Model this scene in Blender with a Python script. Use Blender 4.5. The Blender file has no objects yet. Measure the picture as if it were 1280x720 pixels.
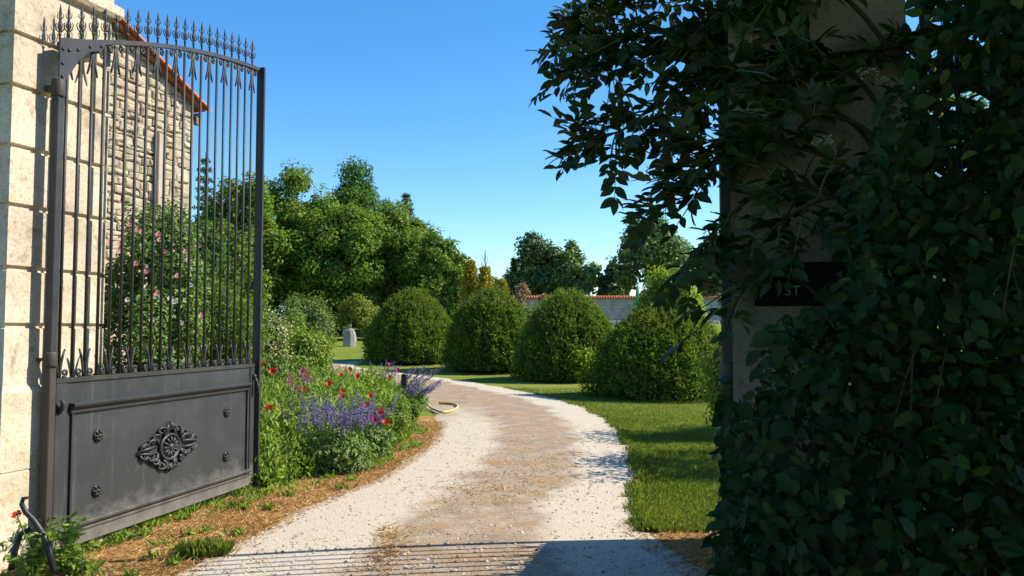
import bpy, math, random
import numpy as np
from mathutils import Vector, Matrix

R = math.radians
random.seed(7)
rng = np.random.default_rng(11)
scene = bpy.context.scene
COL = scene.collection

# ------------------------------------------------------------------ camera
CAM_H = 1.55
PITCH = math.atan(52 / 1000.0)
cam_d = bpy.data.cameras.new('camera')
cam_d.sensor_width = 36.0
cam_d.lens = 36.0 * 1000 / 1280
cam_d.clip_end = 3000
cam_d.clip_start = 0.05
cam = bpy.data.objects.new('camera', cam_d)
cam.location = (0, 0, CAM_H)
cam.rotation_euler = (R(90) + PITCH, 0, 0)
COL.objects.link(cam)
scene.camera = cam
CP, SP = math.cos(PITCH), math.sin(PITCH)


def P(x, y, d):
    """world point seen at photo pixel (x, y) at forward distance d"""
    u, v = (x - 640) / 1000.0, (360 - y) / 1000.0
    Y = CP - v * SP
    Z = SP + v * CP
    return Vector((u * d / Y, d, CAM_H + Z * d / Y))


def proj(p):
    """numpy (N,3) -> photo pixels"""
    p = np.asarray(p, float)
    y = p[..., 1]
    z = p[..., 2] - CAM_H
    f = y * CP + z * SP
    up = -y * SP + z * CP
    f = np.where(f < 0.05, 0.05, f)
    return 640 + 1000 * p[..., 0] / f, 360 - 1000 * up / f


def gz(x, y):
    a = np.clip(np.asarray(y, float), -50, 74) - 22
    a = np.maximum(a, 0)
    return 0.06 * a * a / (a + 8)


def G(x, y):
    """ground point under photo pixel"""
    d = 5.0
    for _ in range(60):
        p = P(x, y, d)
        err = p.z - float(gz(p.x, d))
        slope = (p.z - CAM_H) / d
        nd = d + err / max(0.02, -slope)
        d = max(2.0, min(200, nd))
    p = P(x, y, d)
    p.z = float(gz(p.x, d))
    return p


# ------------------------------------------------------------------ object helpers
def link(o, parent=None):
    COL.objects.link(o)
    if parent is not None:
        o.parent = parent
    return o


def tag(o, label=None, cat=None, group=None, kind=None):
    if label: o['label'] = label
    if cat: o['category'] = cat
    if group: o['group'] = group
    if kind: o['kind'] = kind
    return o


def empty(name, loc, label, cat, group=None, rotz=0.0):
    o = bpy.data.objects.new(name, None)
    o.empty_display_size = 0.2
    o.location = loc
    o.rotation_euler = (0, 0, rotz)
    link(o)
    return tag(o, label, cat, group)


class MB:
    """collects shapes, then becomes ONE mesh object"""
    def __init__(s):
        s.v = []; s.f = []; s.sm = []

    def add(s, vs, fs, smooth=False):
        b = len(s.v)
        s.v += [tuple(v) for v in vs]
        s.f += [tuple(b + i for i in f) for f in fs]
        s.sm += [smooth] * len(fs)

    def box(s, x0, x1, y0, y1, z0, z1, bev=0.0):
        if bev <= 0:
            vs = [(x, y, z) for z in (z0, z1) for y in (y0, y1) for x in (x0, x1)]
            s.add(vs, [(0, 2, 3, 1), (4, 5, 7, 6), (0, 1, 5, 4), (2, 6, 7, 3), (0, 4, 6, 2), (1, 3, 7, 5)])
            return
        b = bev
        rings = []
        for z, ins in ((z0, b), (z0 + b, 0), (z1 - b, 0), (z1, b)):
            rings.append([(x0 + ins + b, y0 + ins, z), (x1 - ins - b, y0 + ins, z), (x1 - ins, y0 + ins + b, z), (x1 - ins, y1 - ins - b, z),
                          (x1 - ins - b, y1 - ins, z), (x0 + ins + b, y1 - ins, z), (x0 + ins, y1 - ins - b, z), (x0 + ins, y0 + ins + b, z)])
        s.loft(rings)

    def loft(s, rings, closed=True, caps=True, smooth=False):
        n = len(rings[0])
        vs = [p for r in rings for p in r]
        fs = []
        for i in range(len(rings) - 1):
            for j in range(n if closed else n - 1):
                a = i * n + j; b_ = i * n + (j + 1) % n
                fs.append((a, b_, b_ + n, a + n))
        if caps:
            fs.append(tuple(range(n - 1, -1, -1)))
            fs.append(tuple(range((len(rings) - 1) * n, len(rings) * n)))
        s.add(vs, fs, smooth)

    def tube(s, pts, rad, sides=6, smooth=True, flat=1.0):
        pts = [Vector(p) for p in pts]
        n = len(pts)
        if not hasattr(rad, '__len__'): rad = [rad] * n
        up = None
        rings = []
        for i, p in enumerate(pts):
            t = (pts[min(i + 1, n - 1)] - pts[max(i - 1, 0)])
            if t.length < 1e-9: t = Vector((0, 0, 1))
            t.normalize()
            if up is None:
                up = Vector((0, 0, 1)) if abs(t.z) < 0.9 else Vector((1, 0, 0))
            a = t.cross(up)
            if a.length < 1e-6: a = t.orthogonal()
            a.normalize(); b = a.cross(t).normalized(); up = b
            rings.append([p + (a * math.cos(2 * math.pi * k / sides) + b * math.sin(2 * math.pi * k / sides) * flat) * rad[i] for k in range(sides)])
        s.loft(rings, smooth=smooth)

    def lathe(s, prof, sides=8, at=(0, 0, 0), axis='z', smooth=True, sx=1.0, sy=1.0):
        rings = []
        ax, ay, az = at
        for r, h in prof:
            ring = []
            for k in range(sides):
                c, sn = math.cos(2 * math.pi * k / sides) * r * sx, math.sin(2 * math.pi * k / sides) * r * sy
                if axis == 'z': ring.append((ax + c, ay + sn, az + h))
                elif axis == 'y': ring.append((ax + c, ay + h, az + sn))
                else: ring.append((ax + h, ay + c, az + sn))
            rings.append(ring)
        s.loft(rings, smooth=smooth)

    def build(s, name, mat, parent=None, loc=(0, 0, 0), rotz=0.0):
        me = bpy.data.meshes.new(name)
        me.from_pydata(s.v, [], s.f)
        if any(s.sm): me.polygons.foreach_set('use_smooth', s.sm)
        me.materials.append(mat)
        me.update()
        import bmesh
        bm = bmesh.new(); bm.from_mesh(me)
        bmesh.ops.recalc_face_normals(bm, faces=bm.faces)
        bm.to_mesh(me); bm.free()
        o = bpy.data.objects.new(name, me)
        o.location = loc; o.rotation_euler = (0, 0, rotz)
        return link(o, parent)


def np_mesh(name, verts, faces_idx, nper, tone, mat, parent=None, smooth=False):
    """verts (V,3); faces_idx flat loop indices; nper: array with corner count of each face"""
    me = bpy.data.meshes.new(name)
    me.vertices.add(len(verts))
    me.vertices.foreach_set('co', np.ascontiguousarray(verts, dtype=np.float32).ravel())
    me.loops.add(len(faces_idx))
    me.loops.foreach_set('vertex_index', np.ascontiguousarray(faces_idx, dtype=np.int32))
    me.polygons.add(len(nper))
    st = np.zeros(len(nper), np.int32); st[1:] = np.cumsum(nper)[:-1]
    me.polygons.foreach_set('loop_start', st)
    if smooth:
        me.polygons.foreach_set('use_smooth', np.ones(len(nper), bool))
    me.update(calc_edges=True)
    if tone is not None:
        at = me.attributes.new('tone', 'FLOAT', 'FACE')
        at.data.foreach_set('value', np.ascontiguousarray(tone, dtype=np.float32))
    me.materials.append(mat)
    o = bpy.data.objects.new(name, me)
    return link(o, parent)


def unit(a):
    n = np.linalg.norm(a, axis=-1, keepdims=True)
    return a / np.maximum(n, 1e-9)


def leaf_arrays(pos, nrm, axis, length, wr, fine=False, tone=None, fold=0.12, droop=0.15):
    N = len(pos)
    nrm = unit(nrm)
    axis = axis - nrm * np.sum(axis * nrm, 1, keepdims=True)
    axis = unit(axis)
    side = np.cross(axis, nrm)
    L = np.broadcast_to(np.asarray(length, float), (N,))[:, None]
    W = L * np.broadcast_to(np.asarray(wr, float), (N,))[:, None]
    if tone is None: tone = rng.random(N)
    if not fine:
        base = pos
        tip = pos + axis * L - nrm * L * droop
        mid = pos + axis * L * 0.45
        lf = mid + side * W * 0.5 + nrm * W * fold * 2
        rt = mid - side * W * 0.5 + nrm * W * fold * 2
        V = np.stack([base, rt, tip, lf], 1).reshape(-1, 3)
        k = np.arange(N)[:, None] * 4
        F = (k + np.array([0, 1, 2, 0, 2, 3])[None]).ravel()
        return V, F, np.full(N * 2, 3, np.int32), np.repeat(tone, 2)
    rows = [(0.0, 0.0), (0.22, 0.40), (0.5, 0.5), (0.78, 0.3), (1.0, 0.0)]
    pts = []
    c = lambda t: pos + axis * L * t - nrm * L * droop * t * t
    pts.append(c(0.0))
    for t, w in rows[1:4]:
        m = c(t)
        pts += [m + side * W * w + nrm * W * fold, m, m - side * W * w + nrm * W * fold]
    pts.append(c(1.0))
    V = np.stack(pts, 1).reshape(-1, 3)
    fi = [0, 2, 1, 0, 3, 2, 1, 2, 5, 4, 2, 3, 6, 5, 4, 5, 8, 7, 5, 6, 9, 8, 7, 8, 10, 8, 9, 10]
    npf = np.array([3, 3, 4, 4, 4, 4, 3, 3], np.int32)
    k = np.arange(N)[:, None] * 11
    F = (k + np.array(fi)[None]).ravel()
    return V, F, np.tile(npf, N), np.repeat(tone, 8)


def merge(arrs):
    Vs, Fs, Ns, Ts = [], [], [], []
    off = 0
    for V, F, n, t in arrs:
        Vs.append(V); Fs.append(F + off); Ns.append(n); Ts.append(t); off += len(V)
    return np.concatenate(Vs), np.concatenate(Fs), np.concatenate(Ns), np.concatenate(Ts)


def leaves(name, mat, parent, pos, nrm, axis, length, wr, fine=False, tone=None, smooth=False, **kw):
    V, F, n, t = leaf_arrays(pos, nrm, axis, length, wr, fine, tone, **kw)
    return np_mesh(name, V, F, n, t, mat, parent, smooth)


def rdir(n):
    return unit(rng.normal(size=(n, 3)))


# ------------------------------------------------------------------ materials
def new_mat(name):
    m = bpy.data.materials.new(name)
    m.use_nodes = True
    nt = m.node_tree
    nt.nodes.clear()
    out = nt.nodes.new('ShaderNodeOutputMaterial')
    return m, nt, out


def ramp(nt, stops):
    r = nt.nodes.new('ShaderNodeValToRGB')
    el = r.color_ramp.elements
    while len(el) < len(stops): el.new(0.5)
    for e, (p, c) in zip(el, stops):
        e.position = p
        e.color = (c[0], c[1], c[2], 1)
    return r


def noise(nt, vec, scale, detail=4, rough=0.55, dist=0.0):
    n = nt.nodes.new('ShaderNodeTexNoise')
    n.inputs['Scale'].default_value = scale
    n.inputs['Detail'].default_value = detail
    n.inputs['Roughness'].default_value = rough
    n.inputs['Distortion'].default_value = dist
    if vec is not None: nt.links.new(vec, n.inputs['Vector'])
    return n


def mixc(nt, fac, a, b, mode='MIX'):
    m = nt.nodes.new('ShaderNodeMix')
    m.data_type = 'RGBA'; m.blend_type = mode
    for sock, val in ((m.inputs[0], fac), (m.inputs[6], a), (m.inputs[7], b)):
        if hasattr(val, 'node'): nt.links.new(val, sock)
        elif isinstance(val, (int, float)): sock.default_value = val
        else: sock.default_value = (val[0], val[1], val[2], 1)
    return m.outputs[2]


def math_n(nt, op, a, b=None, clamp=False):
    m = nt.nodes.new('ShaderNodeMath'); m.operation = op; m.use_clamp = clamp
    for i, val in enumerate((a, b)):
        if val is None: continue
        if hasattr(val, 'node'): nt.links.new(val, m.inputs[i])
        else: m.inputs[i].default_value = val
    return m.outputs[0]


def objco(nt):
    return nt.nodes.new('ShaderNodeTexCoord').outputs['Object']


def bump(nt, h, strength=0.3, dist=0.01):
    b = nt.nodes.new('ShaderNodeBump')
    b.inputs['Strength'].default_value = strength
    b.inputs['Distance'].default_value = dist
    nt.links.new(h, b.inputs['Height'])
    return b.outputs['Normal']


def principled(nt, out, col, rough=0.7, spec=0.3, normal=None, metallic=0.0):
    p = nt.nodes.new('ShaderNodeBsdfPrincipled')
    if hasattr(col, 'node'): nt.links.new(col, p.inputs['Base Color'])
    else: p.inputs['Base Color'].default_value = (*col, 1)
    if hasattr(rough, 'node'): nt.links.new(rough, p.inputs['Roughness'])
    else: p.inputs['Roughness'].default_value = rough
    p.inputs['Specular IOR Level'].default_value = spec
    p.inputs['Metallic'].default_value = metallic
    if normal is not None: nt.links.new(normal, p.inputs['Normal'])
    nt.links.new(p.outputs[0], out.inputs[0])
    return p


def ramp_out(nt, f, stops):
    r = ramp(nt, stops); nt.links.new(f, r.inputs[0]); return r.outputs[0]


def leaf_mat(name, dark, mid, light, trans=0.35, rough=0.5, spec=0.25, tint=(1.15, 1.25, 0.6), big=0.35):
    """foliage: hue varies leaf by leaf and from branch to branch"""
    m, nt, out = new_mat(name)
    a = nt.nodes.new('ShaderNodeAttribute'); a.attribute_name = 'tone'
    n = noise(nt, objco(nt), 1.3, 3)
    f = math_n(nt, 'ADD', a.outputs['Fac'], math_n(nt, 'MULTIPLY', math_n(nt, 'SUBTRACT', n.outputs['Fac'], 0.5), big * 2), True)
    r = ramp(nt, [(0.0, dark), (0.5, mid), (1.0, light)])
    nt.links.new(f, r.inputs[0])
    p = principled(nt, out, r.outputs[0], rough, spec)
    t = nt.nodes.new('ShaderNodeBsdfTranslucent')
    tc = mixc(nt, 1.0, r.outputs[0], tint, 'MULTIPLY')
    nt.links.new(tc, t.inputs['Color'])
    mx = nt.nodes.new('ShaderNodeMixShader')
    mx.inputs[0].default_value = trans
    nt.links.new(p.outputs[0], mx.inputs[1]); nt.links.new(t.outputs[0], mx.inputs[2])
    nt.links.new(mx.outputs[0], out.inputs[0])
    return m


def simple_mat(name, c1, c2, scale=8, rough=0.7, spec=0.3, bs=0.2, bd=0.004, metallic=0.0):
    m, nt, out = new_mat(name)
    o = objco(nt)
    n = noise(nt, o, scale, 6)
    r = ramp(nt, [(0.3, c1), (0.7, c2)])
    nt.links.new(n.outputs['Fac'], r.inputs[0])
    n2 = noise(nt, o, scale * 6, 4)
    principled(nt, out, r.outputs[0], rough, spec, bump(nt, n2.outputs['Fac'], bs, bd), metallic)
    return m


def iron_mat(name, base, worn, rust, rough=0.45):
    m, nt, out = new_mat(name)
    o = objco(nt)
    n = noise(nt, o, 3.0, 6, 0.65)
    mp = nt.nodes.new('ShaderNodeMapping'); mp.inputs['Scale'].default_value = (14, 14, 1.2)
    nt.links.new(o, mp.inputs['Vector'])
    st = noise(nt, mp.outputs[0], 1.0, 5, 0.6)
    r1 = ramp(nt, [(0.45, (0, 0, 0)), (0.75, (1, 1, 1))]); nt.links.new(n.outputs['Fac'], r1.inputs[0])
    r2 = ramp(nt, [(0.58, (0, 0, 0)), (0.72, (1, 1, 1))]); nt.links.new(st.outputs['Fac'], r2.inputs[0])
    c = mixc(nt, math_n(nt, 'MULTIPLY', r1.outputs[0], 0.7), base, worn)
    n3 = noise(nt, o, 11.0, 6, 0.7)
    r3 = ramp(nt, [(0.60, (0, 0, 0)), (0.72, (1, 1, 1))]); nt.links.new(n3.outputs['Fac'], r3.inputs[0])
    c = mixc(nt, math_n(nt, 'MULTIPLY', r3.outputs[0], 0.75), c, rust)
    c = mixc(nt, math_n(nt, 'MULTIPLY', r2.outputs[0], 0.35), c, (worn[0] * 1.7, worn[1] * 1.7, worn[2] * 1.7))
    n4 = noise(nt, o, 60, 3)
    rr = math_n(nt, 'ADD', math_n(nt, 'MULTIPLY', n.outputs['Fac'], 0.3), rough - 0.12)
    principled(nt, out, c, rr, 0.4, bump(nt, n4.outputs['Fac'], 0.25, 0.002))
    return m


def stone_mat(name, c1, c2, c3, lichen, scale=2.0, blotch=0.5):
    m, nt, out = new_mat(name)
    o = objco(nt)
    n = noise(nt, o, scale, 8, 0.62)
    r = ramp(nt, [(0.3, c1), (0.5, c2), (0.7, c3)])
    nt.links.new(n.outputs['Fac'], r.inputs[0])
    n2 = noise(nt, o, scale * 2.3, 6, 0.7, 0.6)
    r2 = ramp(nt, [(0.56, (0, 0, 0)), (0.66, (1, 1, 1))]); nt.links.new(n2.outputs['Fac'], r2.inputs[0])
    c = mixc(nt, math_n(nt, 'MULTIPLY', r2.outputs[0], blotch), r.outputs[0], lichen)
    n3 = noise(nt, o, scale * 22, 5, 0.7)
    r3 = ramp(nt, [(0.33, (0.45, 0.42, 0.4)), (0.5, (1, 1, 1))]); nt.links.new(n3.outputs['Fac'], r3.inputs[0])
    c = mixc(nt, 0.6, c, r3.outputs[0], 'MULTIPLY')
    v = nt.nodes.new('ShaderNodeTexVoronoi'); v.inputs['Scale'].default_value = scale * 9
    nt.links.new(o, v.inputs['Vector'])
    h = math_n(nt, 'ADD', math_n(nt, 'MULTIPLY', n3.outputs['Fac'], 0.7), math_n(nt, 'MULTIPLY', v.outputs['Distance'], 0.35))
    principled(nt, out, c, 0.88, 0.15, bump(nt, h, 0.55, 0.012))
    return m


M = {}
M['iron'] = iron_mat('painted_iron', (0.026, 0.027, 0.029), (0.055, 0.056, 0.055), (0.10, 0.065, 0.04))
M['iron_bar'] = iron_mat('weathered_iron', (0.030, 0.030, 0.028), (0.062, 0.060, 0.043), (0.10, 0.075, 0.038), 0.5)
M['iron_panel'] = iron_mat('panel_iron', (0.034, 0.036, 0.038), (0.058, 0.060, 0.061), (0.085, 0.072, 0.056), 0.42)
def dusty(m):
    nt = m.node_tree
    p = next(n for n in nt.nodes if n.type == 'BSDF_PRINCIPLED')
    src = p.inputs['Base Color'].links[0].from_socket
    o = objco(nt)
    sep = nt.nodes.new('ShaderNodeSeparateXYZ'); nt.links.new(o, sep.inputs[0])
    n = noise(nt, o, 7.0, 7, 0.7)
    h = math_n(nt, 'ADD', sep.outputs[2], math_n(nt, 'MULTIPLY', math_n(nt, 'SUBTRACT', n.outputs['Fac'], 0.5), 0.5))
    f = ramp_out(nt, h, [(0.05, (0.75, 0.75, 0.75)), (0.17, (0.45, 0.45, 0.45)), (0.32, (0, 0, 0))])
    c = mixc(nt, f, src, (0.21, 0.19, 0.16))
    # limewash runs and chips
    mp = nt.nodes.new('ShaderNodeMapping'); mp.inputs['Scale'].default_value = (22, 22, 1.0)
    nt.links.new(o, mp.inputs['Vector'])
    st = noise(nt, mp.outputs[0], 1.0, 3, 0.5)
    c = mixc(nt, ramp_out(nt, st.outputs['Fac'], [(0.66, (0, 0, 0)), (0.78, (0.35, 0.35, 0.35))]), c, (0.20, 0.19, 0.18))
    ch = noise(nt, o, 26, 4, 0.8)
    c = mixc(nt, ramp_out(nt, ch.outputs['Fac'], [(0.70, (0, 0, 0)), (0.73, (0.8, 0.8, 0.8))]), c, (0.15, 0.085, 0.05))
    nt.links.new(c, p.inputs['Base Color'])


M['rust'] = iron_mat('rusty_iron', (0.045, 0.036, 0.032), (0.07, 0.054, 0.045), (0.15, 0.07, 0.04), 0.6)
dusty(M['iron_panel'])
M['black'] = simple_mat('black_iron', (0.012, 0.012, 0.013), (0.035, 0.035, 0.035), 12, 0.45, 0.4)
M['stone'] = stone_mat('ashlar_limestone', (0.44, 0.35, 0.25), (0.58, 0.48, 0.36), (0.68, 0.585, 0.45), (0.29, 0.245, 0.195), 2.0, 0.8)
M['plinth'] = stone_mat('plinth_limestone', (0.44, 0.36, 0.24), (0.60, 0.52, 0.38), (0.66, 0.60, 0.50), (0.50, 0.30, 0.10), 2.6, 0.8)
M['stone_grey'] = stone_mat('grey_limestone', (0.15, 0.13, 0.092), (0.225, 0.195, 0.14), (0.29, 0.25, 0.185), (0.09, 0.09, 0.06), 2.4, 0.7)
M['rubble'] = stone_mat('rubble_stone', (0.26, 0.21, 0.145), (0.42, 0.345, 0.245), (0.54, 0.465, 0.35), (0.36, 0.24, 0.13), 4.0, 0.7)
M['mortar'] = stone_mat('lime_mortar', (0.16, 0.13, 0.09), (0.23, 0.19, 0.13), (0.30, 0.25, 0.18), (0.25, 0.2, 0.14), 5.0, 0.4)
M['tile'] = simple_mat('clay_tile', (0.34, 0.10, 0.045), (0.50, 0.19, 0.09), 6, 0.75, 0.2)
M['wall_grey'] = stone_mat('garden_wall_stone', (0.26, 0.26, 0.25), (0.36, 0.35, 0.33), (0.46, 0.44, 0.40), (0.2, 0.2, 0.18), 1.5, 0.5)
M['pipe'] = simple_mat('beige_pipe', (0.36, 0.29, 0.22), (0.44, 0.36, 0.28), 5, 0.5, 0.3)
M['bark'] = simple_mat('bark', (0.045, 0.035, 0.025), (0.10, 0.08, 0.055), 14, 0.9, 0.1, 0.6, 0.01)
M['twig'] = simple_mat('twig_bark', (0.028, 0.023, 0.016), (0.06, 0.05, 0.033), 30, 0.85, 0.15)
M['greenstem'] = simple_mat('green_stem', (0.05, 0.09, 0.025), (0.09, 0.14, 0.04), 20, 0.6, 0.2)
M['cane'] = simple_mat('bramble_cane', (0.03, 0.034, 0.018), (0.055, 0.05, 0.03), 20, 0.6, 0.2)
M['boulder'] = stone_mat('standing_stone', (0.22, 0.20, 0.18), (0.32, 0.29, 0.26), (0.40, 0.37, 0.33), (0.2, 0.19, 0.15), 2.0, 0.5)
M['hose'] = simple_mat('yellow_hose', (0.55, 0.38, 0.12), (0.68, 0.50, 0.20), 10, 0.4, 0.4)
M['hose_end'] = simple_mat('orange_hose_end', (0.45, 0.14, 0.03), (0.5, 0.2, 0.05), 10, 0.4, 0.4)
M['plaque'] = simple_mat('black_plaque', (0.005, 0.005, 0.006), (0.009, 0.009, 0.010), 10, 0.75, 0.15)
M['letter'] = simple_mat('grey_letters', (0.28, 0.28, 0.27), (0.38, 0.38, 0.37), 10, 0.6, 0.3)
M['parasol'] = leaf_mat('green_cloth', (0.16, 0.42, 0.28), (0.20, 0.48, 0.33), (0.25, 0.54, 0.38), 0.4)

M['hazel'] = leaf_mat('hazel_leaf', (0.081, 0.139, 0.018), (0.143, 0.228, 0.029), (0.233, 0.325, 0.050), 0.4, 0.6, 0.2)
M['maple'] = leaf_mat('maple_leaf', (0.049, 0.111, 0.017), (0.085, 0.174, 0.028), (0.133, 0.236, 0.045), 0.4, 0.6, 0.2)
M['conifer'] = leaf_mat('conifer_needle', (0.075, 0.120, 0.046), (0.128, 0.180, 0.072), (0.195, 0.247, 0.111), 0.15)
M['far_dark'] = leaf_mat('far_dark_leaf', (0.048, 0.093, 0.029), (0.089, 0.147, 0.046), (0.153, 0.225, 0.079), 0.25)
M['far_mid'] = leaf_mat('far_mid_leaf', (0.084, 0.147, 0.040), (0.134, 0.225, 0.055), (0.210, 0.302, 0.086), 0.25)
M['gold'] = leaf_mat('golden_conifer_needle', (0.207, 0.203, 0.022), (0.396, 0.320, 0.030), (0.603, 0.439, 0.042), 0.2)
M['topiary'] = leaf_mat('clipped_shrub_leaf', (0.058, 0.103, 0.011), (0.104, 0.169, 0.017), (0.203, 0.291, 0.030), 0.38, 0.6, 0.15)
M['lime'] = leaf_mat('lime_leaf', (0.156, 0.228, 0.025), (0.264, 0.348, 0.035), (0.384, 0.456, 0.060), 0.4)
M['box'] = leaf_mat('box_leaf', (0.101, 0.168, 0.020), (0.186, 0.269, 0.029), (0.288, 0.370, 0.043), 0.3)
M['yellowgreen'] = leaf_mat('yellow_green_leaf', (0.13, 0.17, 0.02), (0.19, 0.23, 0.025), (0.26, 0.29, 0.04), 0.3)
M['feather'] = leaf_mat('feathery_leaf', (0.098, 0.150, 0.037), (0.143, 0.206, 0.050), (0.208, 0.275, 0.072), 0.3)
M['fennel'] = leaf_mat('fennel_leaf', (0.10, 0.17, 0.025), (0.15, 0.23, 0.035), (0.20, 0.29, 0.05), 0.35)
M['rose_leaf'] = leaf_mat('rose_leaf', (0.075, 0.135, 0.032), (0.135, 0.225, 0.051), (0.225, 0.330, 0.076), 0.3)
M['herb'] = leaf_mat('herb_leaf', (0.127, 0.203, 0.029), (0.208, 0.297, 0.041), (0.312, 0.391, 0.066), 0.35)
M['herb_dark'] = leaf_mat('salvia_leaf', (0.084, 0.144, 0.033), (0.132, 0.204, 0.044), (0.192, 0.276, 0.066), 0.35)
M['cream_fl'] = leaf_mat('cream_flower', (0.35, 0.34, 0.12), (0.45, 0.42, 0.18), (0.55, 0.5, 0.26), 0.3, tint=(1, 1, 0.8))
M['smoke'] = leaf_mat('smoke_bush_plume', (0.26, 0.16, 0.08), (0.36, 0.23, 0.12), (0.45, 0.32, 0.18), 0.3, tint=(1, 0.9, 0.8))
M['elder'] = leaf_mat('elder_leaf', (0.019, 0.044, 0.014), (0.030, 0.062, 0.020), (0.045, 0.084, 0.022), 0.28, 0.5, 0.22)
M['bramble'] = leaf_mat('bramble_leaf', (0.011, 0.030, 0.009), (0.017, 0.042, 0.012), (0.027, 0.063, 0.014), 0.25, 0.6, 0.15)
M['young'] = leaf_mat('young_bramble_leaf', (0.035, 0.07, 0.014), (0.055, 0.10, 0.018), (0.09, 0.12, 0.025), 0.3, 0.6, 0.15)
M['sunlit_shoot'] = leaf_mat('sunlit_shoot_leaf', (0.10, 0.15, 0.025), (0.15, 0.20, 0.032), (0.22, 0.26, 0.05), 0.45, 0.6, 0.15)  # yellower than the clipped leaf: sun on the tips put into the colour
M['umbel'] = leaf_mat('elder_flower', (0.50, 0.48, 0.36), (0.60, 0.58, 0.46), (0.7, 0.68, 0.56), 0.3, tint=(1, 1, 0.9))
M['berry'] = simple_mat('unripe_berry', (0.06, 0.075, 0.03), (0.11, 0.12, 0.05), 20, 0.5, 0.3)
M['purple'] = leaf_mat('salvia_flower', (0.13, 0.09, 0.25), (0.20, 0.14, 0.35), (0.30, 0.23, 0.45), 0.3, tint=(1, 1, 1))
M['red'] = leaf_mat('poppy_petal', (0.64, 0.035, 0.012), (0.74, 0.055, 0.018), (0.78, 0.09, 0.025), 0.35, tint=(1, 0.8, 0.8))
M['orange'] = leaf_mat('orange_poppy_petal', (0.70, 0.12, 0.03), (0.75, 0.16, 0.04), (0.78, 0.2, 0.06), 0.35, tint=(1, 0.8, 0.8))
M['magenta'] = leaf_mat('magenta_petal', (0.55, 0.04, 0.16), (0.62, 0.06, 0.2), (0.68, 0.1, 0.26), 0.35, tint=(1, 0.8, 1))
M['pink'] = leaf_mat('pink_rose_petal', (0.60, 0.24, 0.26), (0.68, 0.34, 0.36), (0.75, 0.50, 0.50), 0.3, tint=(1, 0.9, 0.9))
M['white_petal'] = leaf_mat('white_petal', (0.6, 0.58, 0.5), (0.7, 0.68, 0.6), (0.75, 0.74, 0.68), 0.3, tint=(1, 1, 0.9))
M['straw'] = leaf_mat('dry_straw', (0.345, 0.198, 0.069), (0.586, 0.356, 0.146), (0.793, 0.562, 0.273), 0.25, 0.7, 0.15, tint=(1, 0.9, 0.6), big=0.5)
M['grass'] = leaf_mat('grass_blade', (0.122, 0.169, 0.020), (0.186, 0.235, 0.029), (0.286, 0.301, 0.050), 0.3, big=0.5)
M['pebble'] = leaf_mat('pebble', (0.24, 0.185, 0.13), (0.40, 0.335, 0.25), (0.56, 0.49, 0.39), 0.0, 0.85, 0.1)


# ground: lawn soil under the grass
def ground_mat():
    m, nt, out = new_mat('lawn_ground')
    o = objco(nt)
    n = noise(nt, o, 0.35, 5, 0.6)
    r = ramp(nt, [(0.3, (0.15, 0.19, 0.026)), (0.5, (0.195, 0.23, 0.034)), (0.72, (0.26, 0.265, 0.055))])
    nt.links.new(n.outputs['Fac'], r.inputs[0])
    n2 = noise(nt, o, 14, 6, 0.7)
    r2 = ramp(nt, [(0.3, (0.55, 0.6, 0.5)), (0.6, (1.05, 1.05, 1.0))]); nt.links.new(n2.outputs['Fac'], r2.inputs[0])
    c = mixc(nt, 0.8, r.outputs[0], r2.outputs[0], 'MULTIPLY')
    mp = nt.nodes.new('ShaderNodeMapping'); mp.inputs['Scale'].default_value = (90, 30, 1)
    nt.links.new(o, mp.inputs['Vector'])
    n3 = noise(nt, mp.outputs[0], 1.0, 4, 0.7)
    principled(nt, out, c, 0.9, 0.1, bump(nt, n3.outputs['Fac'], 0.8, 0.03))
    return m


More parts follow.
